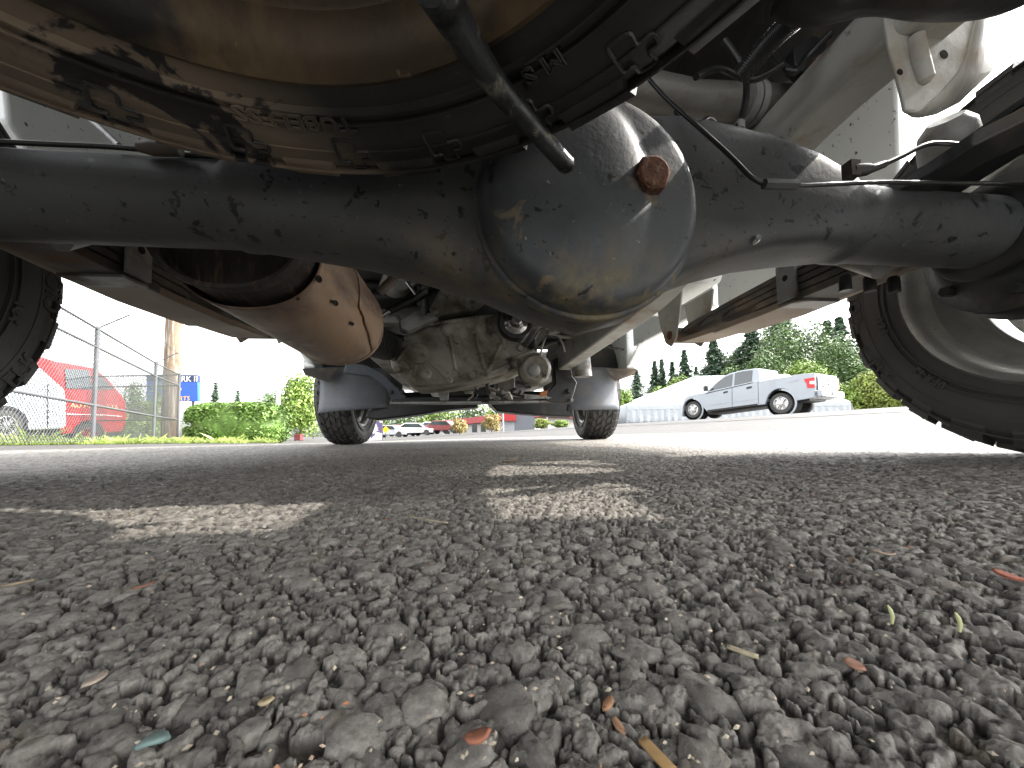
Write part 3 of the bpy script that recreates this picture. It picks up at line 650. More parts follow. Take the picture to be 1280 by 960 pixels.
# wide tan plates under the springs
M['tanplate'] = mat('dusty_brown_plate', (.30, .24, .18), .6, .1, .2, 6, [((.24, .14, .085), 8, .60, .72, .8), ((.32, .28, .22), 5, .5, .66, .8)], .2, 60)
for s in (-1, 1):
    SPU = .605 if s > 0 else .630; mb = MB(); rows = []
    for v, z, hw in [(.53, .306, .030), (.58, .306, .038), (.66, .304, .046), (.75, .302, .050), (.84, .304, .050), (.92, .306, .048), (.93, .311, .044), (1.02, .316, .044), (1.08, .320, .044), (1.085, .326, .040)]:
        rows.append([Vector((s * (SPU + .012) - hw, v, z)), Vector((s * (SPU + .012) + hw, v, z)), Vector((s * (SPU + .012) + hw, v, z + .014)), Vector((s * (SPU + .012) - hw, v, z + .014))])
    mb.loft(rows); obj('overload_spring', mb, M['tanplate'], truck, sharp=30, bevel=.002)
# ---- frame rails
for s in (-1, 1):
    path = [(-.75, .505, .07), (.15, .505, .07), (.35, .508, .07), (.50, .505, .075), (.78, .455, .11), (1.0, .405, .12), (1.4, .395, .125), (2.6, .385, .12), (3.2, .40, .12)]
    rows = []; pp = smooth_path([(v, z, h) for v, z, h in path], 5)
    for p in pp:
        uc_ = s * .455; rows.append([Vector((uc_ - .035, p[0], p[1])), Vector((uc_ + .035, p[0], p[1])), Vector((uc_ + .035, p[0], p[1] + p[2])), Vector((uc_ - .035, p[0], p[1] + p[2]))])
    mb = MB(); mb.loft(rows); fr = obj('frame_rail', mb, M['frame'], truck, sharp=30, bevel=.008, bseg=3)
# upper right: bracket plate hanging from the rail, drawn at its own distance
def facet(pts, v, off, name, m, par=None, local=(0, .004, 0), bevel=.0012):
    mb = MB(); mb.prism([tv(px, py, v) for px, py in pts], local); return obj(name, mb, m, par or truck, bevel=bevel, sharp=30)
BV = .36
bk = facet([(1106, 22), (1112, 60), (1122, 94), (1128, 118), (1132, 137), (1148, 138), (1172, 120), (1200, 88), (1210, 62), (1217, 30), (1222, 8), (1180, -8), (1120, -5)], BV, 0, 'mount_bracket', M['frame'])
mb = MB(); a, b, c = tv(1144, 44, BV - .002), tv(1150, 72, BV - .004), tv(1158, 104, BV - .002); mb.tube(smooth_path([a, b, c], 5), [.004] + [.0085] * 9 + [.004], 12); obj('pressed_rib', mb, M['frame'], bk)
for px, py, r_ in ((1180, 68, .0055), (1125, 90, .0038)):
    p = tv(px, py, BV - .0002); mb = MB(); mb.lathe([(0, .0004), (r_, .0003), (r_, -.004), (0, -.004)], Matrix.Translation(p) @ Matrix.Rotation(rad(-90), 4, 'Z'), 16); obj('bracket_hole', mb, M['darkhole'], bk)
mb = MB()                                                         # its folded outer flange, going back
e1 = [tv(1222, 6, BV), tv(1217, 30, BV), tv(1210, 62, BV), tv(1200, 88, BV), tv(1172, 121, BV), tv(1148, 139, BV), tv(1130, 139, BV)]
e2 = [tv(1258, 0, BV + .035), tv(1254, 30, BV + .04), tv(1248, 62, BV + .045), tv(1238, 90, BV + .05), tv(1198, 128, BV + .055), tv(1170, 142, BV + .05), tv(1150, 146, BV + .04)]
mb.grid([e1, [(a_ + b_) / 2 + Vector((0, 0, -.003)) for a_, b_ in zip(e1, e2)], e2]); obj('folded_flange', mb, M['frame'], bk, solid=.003, sharp=60)
p = tv(1178, 123, BV + .028); mb = MB(); mb.lathe([(0, 0), (.009, 0), (.010, .001), (0, .001)], Matrix.Translation(p + Vector((0, -.004, -.004))) @ Matrix.Rotation(rad(-60), 4, 'Z') @ Matrix.Rotation(rad(40), 4, 'Y'), 18); obj('flange_hole', mb, M['rustbolt'], bk)
# dark rounded hitch tube at the very top
mb = MB(); mb.tube(smooth_path([T(P(985, -30, .27)), T(P(1060, -22, .265)), T(P(1150, -26, .255)), T(P(1290, -45, .25))], 6), [.022 + .004 * math.sin(i * .5) for i in range(19)], 20)
obj('hitch_crossbar', mb, M['black'], truck)
# bracket by the pipe, bellows, small fittings
facet([(985, 92), (1016, 96), (1022, 130), (1004, 148), (984, 205), (962, 200), (972, 150)], .60, 0, 'rail_gusset', M['frame'])
mb = MB(); pts = smooth_path([T(P(1000, 18, .42)), T(P(975, 40, .44)), T(P(950, 66, .46)), T(P(925, 96, .48))], 12)
for i in range(0, len(pts) - 1, 1): mb.tube([pts[i], pts[i].lerp(pts[i + 1], .55)], .0125, 12)
mb.tube(pts, .0095, 10); obj('shock_bellows', mb, M['blackclean'], truck)
facet([(992, 60), (1016, 44), (1034, 50), (1032, 78), (1012, 96), (994, 80)], .50, 0, 'shock_mount', M['black'], local=(0, .02, 0))
mb = MB(); mb.lathe([(0, -.01), (.008, -.01), (.008, .01), (0, .01)], Matrix.Translation(tv(1018, 82, .495)) @ Matrix.Rotation(rad(90), 4, 'Z'), 12); obj('mount_bolt', mb, M['rustbolt'], truck)
mb = MB(); q = T(P(945, 196, .62)); Mq = Matrix.Translation(q) @ Matrix.Rotation(rad(90), 4, 'Y')
mb.lathe([(0, -.034), (.014, -.031), (.026, -.022), (.033, -.006), (.034, .012), (.034, .04), (0, .04)], Mq, 24); obj('bump_stop', mb, M['galv'], truck)
# ---- brake lines and cables
def line(name, pts, r, m='blackclean', k=6, par=None): mb = MB(); mb.tube(smooth_path([T(P(*p)) for p in pts], k), r, 10); return obj(name, mb, M[m], par or truck, sharp=60)
bl = line('brake_line', [(812, 100, .44), (836, 126, .43), (880, 165, .41), (915, 197, .395), (940, 222, .385), (962, 231, .385), (1000, 232, .39), (1100, 228, .42), (1200, 229, .45), (1300, 230, .50)], .0024)
mb = MB(); a, b = T(P(955, 230, .382)), T(P(996, 231, .388)); mb.tube([a, b], .0052, 6); obj('line_fitting', mb, M['axle'], bl)
hb_ = line('parking_brake_cable', [(1068, 214, .42), (1098, 208, .42), (1130, 194, .425), (1162, 180, .43), (1200, 181, .45), (1240, 186, .48), (1300, 194, .54)], .0028)
mb = MB(); mb.tube([T(P(1064, 214, .42)), T(P(1084, 212, .42)), T(P(1090, 211, .42)), T(P(1106, 205, .42))], [.0075, .0065, .0045, .004], 12); mb.box(T(P(1064, 213, .42)), (.012, .012, .018)); obj('cable_ferrule', mb, M['black'], hb_)
line('brake_pipe', [(-30, 176, .36), (60, 180, .37), (130, 183, .375), (190, 188, .38), (232, 194, .385), (290, 196, .39)], .0026)
mb = MB(); mb.tube([T(P(172, 184, .37)), T(P(190, 186, .372)), T(P(226, 188, .375))], [.004, .0068, .006], 12); obj('pipe_union', mb, M['spring'], truck)
line('brake_hose', [(150, 183, .38), (100, 140, .5), (20, 95, .62), (-20, 60, .7)], .003)
# shock absorbers behind the wheels
for s in (-1, 1):
    mb = MB(); mb.tube([(s * .56, .50, .30), (s * .50, .80, .56)], .021, 18); mb.tube([(s * .50, .80, .56), (s * .47, .92, .66)], .009, 10); obj('shock_absorber', mb, M['galv'], truck)
# ---- upper right dark stack: rear half of the spring, lever, cup
mb = MB(); pts = [tv(px, py, .40) for px, py in [(1140, 213), (1200, 178), (1240, 150), (1262, 136), (1300, 132), (1300, 236), (1180, 236)]]
q = T(P(1185, 178, .50)); mb = MB(); mb.lathe([(0, -.03), (.018, -.03), (.028, -.018), (.031, 0), (.030, .03), (0, .03)], Matrix.Translation(q) @ Matrix.Rotation(rad(55), 4, 'Y') @ Matrix.Rotation(rad(20), 4, 'Z'), 22); obj('rubber_buffer', mb, M['galv'], truck)
mb = MB(); rows = []
for px, py, d, w_ in [(1110, 250, .50, .02), (1180, 215, .46, .024), (1240, 178, .42, .026), (1320, 140, .40, .028)]:
    p = T(P(px, py, d)); rows.append([p + Vector((-w_, 0, -.006)), p + Vector((w_, .02, -.006)), p + Vector((w_, .02, .010)), p + Vector((-w_, 0, .010))])
mb.loft(rows); obj('spring_seat_arm', mb, M['black'], truck, bevel=.002)
for pts in ([(905, 50, .5), (932, 95, .5), (926, 150, .5), (898, 182, .48)], [(846, 138, .46), (868, 160, .45), (886, 150, .46), (905, 168, .47), (930, 160, .5)], [(960, 60, .52), (990, 90, .5), (1010, 70, .5), (1040, 40, .48)], [(870, 96, .5), (900, 86, .52), (940, 100, .52), (980, 80, .5)]): line('chassis_hose', pts, .0045)
mb = MB(); mb.box(T(P(912, 176, .50)), (.022, .02, .014)); mb.box(T(P(922, 168, .50)), (.01, .02, .03)); obj('hose_clip', mb, M['galv'], truck, bevel=.002)
mb = MB(); a, b = T(P(845, 158, .50)), T(P(868, 176, .47)); mb.tube([a, b], .013, 18, False); mb.tube([a, b], .011, 18, False); obj('vent_stub', mb, M['galv'], truck, recalc=False)
# ---- gearbox and transfer case
GV = 1.42
def gv(pts, v): return [tv(px, py, v) for px, py in pts]
case = [(487, 446), (491, 436), (500, 424), (508, 419), (536, 408), (560, 402), (593, 396), (622, 392), (630, 402), (637, 420), (655, 434), (672, 440), (672, 446), (660, 456), (643, 463), (613, 471), (565, 479), (516, 482), (503, 474), (490, 460)]
def blob_case(name, pts, v0, depth, m, par, inset=.02, bev=.006):
    """a casting: outline at its own distance, swelling slightly towards the back"""
    a = gv(pts, v0); c = sum(a, Vector()) / len(a)
    r0 = [c + (p - c) * .86 + Vector((0, -.022, 0)) for p in a]; r1 = [c + (p - c) * .97 + Vector((0, -.010, 0)) for p in a]; r2 = a; r3 = [p + Vector((0, depth, 0)) for p in a]
    mb = MB(); mb.loft([r0, r1, r2, r3]); return obj(name, mb, m, par, sharp=40, bevel=bev)
gb = blob_case('transfer_case', case, GV, .30, M['alu'], truck)
plate = [(537, 386), (547, 368), (558, 350), (580, 356), (600, 366), (606, 376), (590, 388), (566, 396), (541, 402)]
blob_case('case_flange_plate', plate, GV + .02, .05, M['alu'], gb, bev=.003)
def disc(name, px, py, v, r, m, par, th=.02, hexa=False, prof=None, tilt=0):
    p = tv(px, py, v); Mx = Matrix.Translation(p) @ Matrix.Rotation(rad(-90), 4, 'Z') @ Matrix.Rotation(rad(tilt), 4, 'Y')
    mb = MB(); mb.lathe(prof or [(0, th), (r * .86, th), (r, th * .8), (r, -.01), (0, -.01)], Mx, 6 if hexa else 28); return obj(name, mb, m, par, sharp=40)
# lathe x axis points to -v after the rotation by -90 deg -> towards the camera
disc('case_hole', 571, 374, GV + .0, .031, M['darkhole'], gb, .001)
mb = MB(); Mx = Matrix.Translation(tv(571, 374, GV - .002)) @ Matrix.Rotation(rad(-90), 4, 'Z'); mb.lathe([(.031, -.01), (.031, .006), (.037, .004), (.040, -.01)], Mx, 28); obj('hole_boss', mb, M['alu'], gb)
disc('bearing_cap', 524, 443, GV - .02, .036, M['alu'], gb, .018)
for px, py, r_ in [(560, 413, .022), (533, 468, .020)]:
    disc('cap_boss', px, py, GV - .02, r_, M['alu'], gb, .016); disc('hex_plug', px, py, GV - .034, r_ * .62, M['alu'], gb, .012, True)
for px, py in [(491, 447), (516, 475), (562, 475), (508, 410), (545, 393), (584, 383), (610, 465), (572, 427), (505, 432), (642, 458), (650, 436), (497, 462), (590, 470), (630, 395)]:
    disc('case_bolt', px, py, GV - .020, .012, M['alu'], gb, .016, True)
for a, b in [((505, 440), (496, 452)), ((512, 462), (502, 452)), ((538, 452), (560, 474)), ((562, 420), (570, 462)), ((594, 418), (606, 462)), ((626, 430), (611, 464)), ((538, 405), (600, 398)), ((520, 456), (518, 470)), ((612, 466), (646, 452)), ((645, 447), (668, 438)), ((560, 402), (622, 394))]:
    mb = MB(); mb.tube([tv(*a, GV - .024), tv(*b, GV - .024)], .0075, 8); obj('cast_rib', mb, M['alu'], gb)
# output flange with dark seal ring
mb = MB(); Mx = Matrix.Translation(tv(645, 402, GV - .06)) @ Matrix.Rotation(rad(-90), 4, 'Z')
mb.lathe([(.048, 0), (.060, 0), (.064, -.01), (.064, -.10), (.048, -.10)], Mx, 36); obj('output_seal', mb, M['blackclean'], gb)
mb = MB(); mb.lathe([(0, .035), (.016, .035), (.020, .028), (.026, .010), (.040, .004), (.046, -.002), (.046, -.02), (0, -.02)], Mx, 32); obj('output_flange', mb, M['chrome'], gb)
# propeller shaft going back up to the axle
mb = MB(); mb.tube([(.125, 1.30, .50), (.10, .9, .455), (.075, .56, .40)], .026, 20); obj('propeller_shaft', mb, M['black'], truck)
# lower right pump body
disc('pump_body', 667, 463, GV - .02, .052, M['alu'], gb, .05); disc('pump_hub', 667, 463, GV - .075, .022, M['galv'], gb, .012); disc('pump_ring', 667, 463, GV + .02, .060, M['alu'], gb, .05)
mb = MB()
for pts in ([(693, 405), (684, 418), (678, 432), (676, 445)], [(690, 408), (676, 412), (668, 424)], [(684, 420), (700, 424), (706, 440)]):
    mb.tube(smooth_path([tv(px, py, GV - .03) for px, py in pts], 4), .004, 8)
obj('vent_hose', mb, M['alu'], gb)
# left linkage plate, cables, solenoid
blob_case('linkage_plate', [(498, 404), (520, 388), (526, 392), (530, 398), (538, 392), (546, 396), (548, 400), (510, 418), (500, 414)], GV - .03, .02, M['galv'], truck, bev=.002)
def rod(name, a, b, v, r, m='galv', v2=None): mb = MB(); mb.tube([tv(*a, v), tv(*b, v2 or v)], r, 12); return obj(name, mb, M[m], truck)
rod('shift_rod', (468, 401), (487, 389), GV - .06, .008, 'chrome'); rod('cable_sleeve', (484, 390), (516, 374), GV - .05, .014, 'black'); rod('cable_sleeve', (512, 378), (534, 363), GV + .02, .016, 'blackclean'); rod('cable_sleeve', (526, 362), (550, 347), GV + .02, .020, 'black')
rod('cable_stud', (508, 352), (520, 368), GV, .005, 'chrome'); rod('cable_stud', (512, 356), (528, 346), GV + .03, .014, 'galv'); rod('linkage_spring', (497, 395), (503, 406), GV - .02, .007, 'galv')
rod('crossover_pipe', (474, 366), (500, 340), 1.20, .014, 'spring'); rod('dark_pipe', (455, 375), (520, 372), 1.6, .04, 'blackclean'); rod('dark_pipe', (455, 358), (520, 360), 1.7, .035, 'black')
mb = MB(); p = tv(500, 347, 1.5); mb.lathe([(0, 0), (.05, 0), (.06, -.03), (.06, -.12), (0, -.12)], Matrix.Translation(p) @ Matrix.Rotation(rad(-70), 4, 'Z'), 24); obj('catalyst', mb, M['frame'], truck)
rod('support_strut', (545, 400), (562, 352), GV + .05, .006, 'galv')
# clutter round the gearbox
random.seed(5)
for i in range(34):
    px, py = random.uniform(570, 700), random.uniform(474, 496); q = [(px + random.uniform(-9, 9), py + random.uniform(-7, 7)) for _ in range(3)]; v = random.uniform(1.5, 1.9)
    mb = MB(); mb.tube(smooth_path([tv(a, b, v) for a, b in q], 4), random.uniform(.004, .012), 8); obj('underhood_hose', mb, M[random.choice(['black', 'alu', 'blackclean', 'galv'])], truck)
for i in range(22):
    px, py = random.uniform(688, 770), random.uniform(400, 450); q = [(px + random.uniform(-22, 22), py + random.uniform(-14, 6)) for _ in range(3)]; v = random.uniform(1.7, 2.0)
    mb = MB(); mb.tube(smooth_path([tv(a, b, v) for a, b in q], 4), random.uniform(.004, .012), 8); obj('chassis_pipe', mb, M[random.choice(['black', 'frame', 'blackclean', 'galv'])], truck)
facet([(545, 478), (562, 478), (560, 500), (550, 500)], 1.75, 0, 'gearbox_mount', M['galv'], local=(0, .03, 0))
facet([(620, 470), (644, 470), (644, 492), (622, 490)], 1.72, 0, 'relay_box', M['spring'], local=(0, .06, 0), bevel=.006)
facet([(634, 492), (652, 492), (676, 494), (690, 497), (660, 499)], 1.75, 0, 'drip_shield', M['galv'], local=(0, .02, 0)); facet([(676, 489), (685, 488), (683, 495), (674, 495)], 1.7, 0, 'amber_tag', mat('amber_plastic', (.45, .16, .03), .5), local=(0, .01, 0))
# ---- engine, floor pan and body keep the daylight out
mb = MB(); mb.box((.0, 2.35, .62), (.62, .85, .62), taper=.9); mb.box((.0, 2.3, .33), (.40, .6, .16)); mb.box((0, 1.75, .66), (.5, .5, .36)); obj('engine_block', mb, M['black'], truck, bevel=.03)
mb = MB()
for i in range(11): mb.box((0, -.62 + i * .19, 1.035), (1.0, .09, .02))
mb.box((0, .37, 1.06), (1.06, 2.1, .02)); mb.box((-.735, .37, 1.58), (.38, 2.1, .02)); mb.box((.735, .37, 1.58), (.38, 2.1, .02)); mb.box((-.535, .37, 1.32), (.02, 2.1, .50)); mb.box((.535, .37, 1.32), (.02, 2.1, .50)); obj('bed_floor', mb, M['floor'], truck, bevel=.004)
mb = MB(); mb.box((0, 2.35, .80), (1.50, 1.9, .03)); mb.box((0, 1.55, .74), (1.5, .4, .03)); obj('cab_floor', mb, M['floor'], truck, bevel=.004)
for v in (-.3, .93, 1.72):
    mb = MB(); mb.box((0, v, .58), (.90, .07, .08)); obj('crossmember', mb, M['frame'] if v > 1 else M['black'], truck, bevel=.006)
# body sides, from outside in: sheet with returned lower edge; unseen edges shaped for the sun patches
def side_panel(s, pts, name, thick=.03, u=.93): mb = MB(); mb.prism([(s * u, v, z) for v, z in pts], (s * thick, 0, 0)); return obj(name, mb, M['white'], truck, bevel=.006, sharp=30)
side_panel(1, [(.745, .62), (.80, .60), (.86, .49), (1.40, .485), (1.40, 1.7), (.28, 1.7), (.28, 1.58), (.60, 1.57), (.64, 1.3), (.65, 1.02), (.68, .93), (.735, .86)], 'bed_side')
side_panel(-1, [(.80, .66), (.86, .61), (1.40, .60), (1.40, 1.6), (.14, 1.6), (.14, 1.43), (.60, 1.42), (.74, 1.3), (.78, .80)], 'bed_side')
for s in (-1, 1):
    side_panel(s, [(-.70, .50 if s > 0 else .86), (.09, .50 if s > 0 else .86), (.11, .60 if s > 0 else .88), (.20, .70 if s > 0 else .9), (.27, .9), (.275, 1.42), (.275, 1.7), (-.70, 1.7)], 'rear_quarter')
    side_panel(s, [(1.43, .56), (2.18, .56), (2.20, 1.4), (1.43, 1.4)], 'cab_side')
    side_panel(s, [(2.21, .44), (2.28, .40), (2.36, .42), (2.42, .56), (2.50, .68), (2.75, .74), (3.0, .68), (3.1, .5), (3.4, .5), (3.4, 1.1), (2.21, 1.1)], 'front_fender', .06, .90)
    rows = []
    for k in range(9):                                             # rolled edge of the fender seen under the sill
        q = math.pi / 2 * k / 8; rows.append([Vector((s * (.90 + .07 * math.sin(q)), v, z - .0 + .09 * (1 - math.cos(q)))) for v, z in [(2.05, .55), (2.12, .50), (2.2, .455), (2.30, .42), (2.38, .41)]])
    mb = MB(); mb.grid(rows); obj('fender_lip', mb, M['white'], truck, solid=.004)
    mb = MB(); mb.box((s * .915, .0 - .55, .66), (.05, .3, .10)); 
for s in (-1, 1): mb = MB(); mb.prism([(s * .50, .39, .578), (s * .50, .60, .575), (s * .50, .80, .555), (s * .50, 1.35, .52), (s * .50, 1.35, 1.045), (s * .50, .39, 1.045)], (s * .006, 0, 0)); obj('bed_sun_block', mb, M['floor'], truck)  # added sheets above the rails, keep sun stripes off cover and ground
for s in (-1, 1): mb = MB(); mb.prism([(s * .76, -.30, .36), (s * .76, .20, .36), (s * .76, .33, .44), (s * .76, .35, .66), (s * .76, -.30, .66)], (s * .006, 0, 0)); obj('wheel_sun_block', mb, M['floor'], truck)  # added unseen sheets, shade the ground right of the sun patches
mb = MB(); mb.box((0, 3.42, .62), (1.9, .12, .34)); obj('front_bumper', mb, M['white'], truck, bevel=.02)
mb = MB(); mb.box((0, -.72, 1.38), (1.9, .05, .66)); obj('tailgate', mb, M['white'], truck, bevel=.01)
mb = MB(); mb.box((0, -.80, .99), (1.7, .10, .12)); obj('rear_bumper', mb, M['black'], truck, bevel=.02)
mb = MB(); mb.box((0, 2.45, 1.38), (1.84, 1.9, .05)); mb.box((0, 1.45, 1.1), (1.84, .04, .62)); mb.box((0, 3.0, 1.08), (1.80, .8, .05)); obj('cab_shell', mb, M['white'], truck, bevel=.01)
mb = MB(); mb.box((.60, 1.22, .56), (.20, .36, .13)); obj('fuel_tank', mb, M['white'], truck, bevel=.02)
# ---- front suspension
mb = MB(); V2 = 2.02
pts = gv([(487, 505), (713, 503), (712, 496), (520, 496), (505, 497), (489, 498)], V2); mb.prism(pts, (0, .10, 0)); cm = obj('front_crossmember', mb, M['black'], truck, bevel=.004)
mb = MB(); mb.prism(gv([(487, 502.5), (713, 500.5), (713, 502.8), (487, 504.8)], V2 - .012), (0, .012, 0)); obj('painted_lit_edge', mb, M['galv'], cm)  # pale strip paints in the light caught along the lower edge
mb = MB(); mb.prism(gv([(432, 452), (458, 456), (478, 466), (496, 484), (508, 498), (489, 500), (482, 484), (462, 470), (430, 466)], V2), (0, .05, 0)); br = obj('support_bracket', mb, mat('blue_black_bracket', (.035, .045, .055), .4, 0, .2, 8, [((.10, .09, .07), 20, .6, .72, .8)]), cm, bevel=.004)
for px in (488, 503): disc('bracket_bolt', px, 490, V2 - .0, .013, M['black'], cm, .016, True)
mb = MB(); mb.prism(gv([(692, 448), (712, 446), (716, 470), (722, 478), (716, 498), (716, 504), (690, 503), (676, 498), (694, 480)], V2 - .02), (0, .08, 0)); obj('idler_bracket', mb, M['black'], cm, bevel=.006)
disc('bracket_bolt', 711, 489, V2 - .03, .014, M['black'], cm, .02, True); disc('bracket_bolt', 714, 500, V2 - .03, .010, M['galv'], cm, .02, True)
p0, p1 = tv(727, 441, V2 - .1), tv(729, 471, V2 - .1); mb = MB(); mb.tube([p0 + Vector((0, 0, .03)), p0, p0.lerp(p1, .1), p1], [.012, .036, .042, .046], 22); obj('washer_canister', mb, M['galv'], truck)
for dx in (-6, 0, 6): rod('canister_pipe', (727 + dx, 441), (724 + dx, 425), V2 - .1, .006, 'black')
for pts, nm in (([(460, 513), (478, 503), (540, 503), (597, 504), (598, 509), (560, 512), (520, 519), (470, 525), (456, 522)], 'lower_arm'), ([(611, 503), (716, 503), (718, 521), (690, 520), (650, 517), (622, 514)], 'lower_arm')):
    mb = MB(); mb.prism(gv(pts, 2.35), (0, .18, 0)); obj(nm, mb, M['black'], truck, bevel=.01)
for s in (-1, 1): mb = MB(); mb.tube([(s * .30, 2.75, .33), (s * .78, 2.78, .32)], .03, 14); obj('drive_shaft', mb, M['black'], truck)
for s in (-1, 1):
    w = obj('front_wheel', rim_mb(RR * .95, .19, .3, s), M['rim'], truck, sharp=40); w.location = (s * .872, 2.76, .318); w.rotation_euler = (0, 0, rad(-4))
    t1 = tyre_mb(RT, .215, RR, 30, 5, .008)
    obj('tyre', t1, M['tyre'], w, sharp=40)
    # inner wing liner
    rows = []
    for k in range(15):
        q = math.pi * k / 14; rows.append([Vector((s * u, 2.76 - .42 * math.cos(q), .40 + .36 * math.sin(q))) for u in (.58, .93)])
    mb = MB(); mb.grid(rows); obj('wheel_arch_liner', mb, M['floor'], truck, solid=.004)
# mud flaps
for s, px in ((-1, [(398, 470), (398, 519), (420, 516), (450, 512), (485, 508), (485, 500), (478, 470)]), (1, [(712, 512), (740, 514), (772, 516), (774, 490), (770, 472), (720, 472), (712, 480)])):
    a = gv(px, 2.30); rows = []
    us = [p.x for p in a]; u0, u1 = min(us), max(us); zt = .455; 
    for j in range(9):
        f_ = j / 8; row = []
        for i in range(13):
            g_ = i / 12; u = u0 + (u1 - u0) * g_; zb = .190 + (.030 * (g_ if s < 0 else 0)) - (0 if s < 0 else .0); cu = (.07 * (abs(g_ - (.35 if s < 0 else .6)) * 1.6) ** 2)
            row.append(Vector((u, 2.28 + cu + .03 * math.sin(f_ * 2.6), zb + (zt - zb) * f_)))
        rows.append(row)
    mb = MB(); mb.grid(rows); mf_ = obj('mud_flap', mb, M['flap'], truck, solid=.006, sharp=60)
    mb = MB(); k_ = a[0]; uu = s * .80; mb.prism([(uu - .02 * s, 2.25, .44), (uu + .16 * s, 2.20, .43), (uu + .16 * s, 2.24, .40), (uu + .04 * s, 2.25, .36)], (0, .006, 0)); obj('flap_bracket', mb, M['spring'], mf_)
# ================================================================ SURROUNDINGS
UP = Vector((0, 0, 1))
def gz(p): return Vector((p[0], p[1], ground_z(p[0], p[1])))
def plane_pt(px, py, A, B, off=0.0):
    """where a sight line meets the upright plane through A and B (moved off metres away from the camera)"""
    d = ray(px, py); t = (B - A); n = Vector((t.y, -t.x, 0)).normalized()
    if n.dot(A) < 0: n = -n
    return CAMV + d * ((A + n * off - CAMV).dot(n) / d.dot(n))
def away(A, B):
    t = (B - A); n = Vector((t.y, -t.x, 0)).normalized(); return n if n.dot(A) > 0 else -n
def leaves_into(mb, centre, rxyz, n, size, shell=.55, up=.3):
    for _ in range(n):
        while True:
            p = Vector((random.uniform(-1, 1), random.uniform(-1, 1), random.uniform(-1, 1)))
            if shell * shell * .3 < p.length_squared < 1: break
        c = Vector((centre[0] + p.x * rxyz[0], centre[1] + p.y * rxyz[1], centre[2] + p.z * rxyz[2]))
        nrm = (p + Vector((random.gauss(0, .6), random.gauss(0, .6), random.gauss(0, .6) + up))).normalized()
        a = nrm.cross(Vector((random.gauss(0, 1), random.gauss(0, 1), random.gauss(0, 1)))).normalized(); b = nrm.cross(a); s = size * random.uniform(.6, 1.3)
        mb.add([c - a * s, c - b * s * .55, c + a * s, c + b * s * .55], [(0, 1, 2, 3)])
def broadleaf(name, label, px, pytop, wpx, d, m, n=2600, group=None, leaf=None, cat='tree', trunk=True, base=None, clumps=16, pybase=None):
    b = at_ground(px, d); 
    if pybase is not None: b.z = P(px, pybase, d).z
    H = P(px, pytop, d).z - b.z; Wd = wpx / FPX * d / 2
    t = thing(name, label, cat, b, 0, group); leaf = leaf or max(.05, H * .022); mb = MB(); ct = .22 if trunk else .02
    cs = []
    for i in range(clumps):
        q = i * 2.4; zz = ct + (1 - ct) * (i + .5) / clumps; rad_ = Wd * .72 * math.sin(math.pi * min(1, (zz - ct) / (1 - ct) * .8 + .16)) ** .7
        cs.append((Vector((rad_ * math.cos(q) * random.uniform(.4, .95), rad_ * math.sin(q) * random.uniform(.4, .95), zz * H * .9)), random.uniform(.24, .36)))
    for c, s in cs: leaves_into(mb, c, (Wd * s * 1.7, Wd * s * 1.7, H * s * .55), n // clumps, leaf)
    if trunk:
        tm = MB(); r = max(.05, H * .022); tm.tube([(0, 0, -.1), (r * .5, 0, H * .25), (0, r * .4, H * .55), (0, 0, H * .8)], [r, r * .8, r * .5, r * .15], 8)
        for c, s in cs[2:12]: tm.tube([(0, 0, c.z * .6), (c.x * .5, c.y * .5, c.z * .85), tuple(c)], [r * .4, r * .25, r * .08], 5)
        obj('trunk', tm, M['bark'], t)
    obj('crown', mb, M[m], t, sharp=0, recalc=False); return t
def conifer(name, label, px, pytop, wpx, d, m='leaf_dark', group=None, n=22, dens=1.0, cat='tree'):
    b = at_ground(px, d); H = P(px, pytop, d).z - b.z; Wd = (2.1 if pytop > 436 else 1.7) * wpx / FPX * d / 2; t = thing(name, label, cat, b, 0, group); mb = MB(); tm = MB()
    tm.tube([(0, 0, -.2), (0, 0, H * .5), (0, 0, H * .97)], [H * .018, H * .011, .01], 7)
    for i in range(n):
        f_ = i / (n - 1); z = H * (.10 + .88 * f_); L = Wd * 1.5 * (1 - f_) ** .95 * random.uniform(.6, 1.15) + .008 * H
        for k in range(int(7 * dens) + 2):
            q = random.uniform(0, 6.283); l_ = L * random.uniform(.6, 1.1); dr = -.22 * l_; dx, dy = math.cos(q), math.sin(q); seg = 6
            tm.tube([(0, 0, z), (dx * l_ * .9, dy * l_ * .9, z + dr)], [H * .003, H * .001], 3, False)
            for j in range(seg):
                g_ = (j + .7) / seg; c = Vector((dx * l_ * g_, dy * l_ * g_, z + dr * g_)); s = H * .028 * (1.25 - .6 * g_) * (1.15 - .5 * f_)
                for w_ in range(4):
                    a = Vector((dx + random.gauss(0, .5), dy + random.gauss(0, .5), random.gauss(-.25, .3))).normalized(); bb = Vector((-dy, dx, random.gauss(0, .5))).normalized(); c2 = c + Vector((random.gauss(0, s * .5), random.gauss(0, s * .5), random.gauss(0, s * .4)))
                    mb.add([c2 - a * s * .9, c2 - bb * s * .45, c2 + a * s, c2 + bb * s * .45], [(0, 1, 2, 3)])
    obj('trunk', tm, M['bark'], t); obj('crown', mb, M[m], t, sharp=0, recalc=False); return t
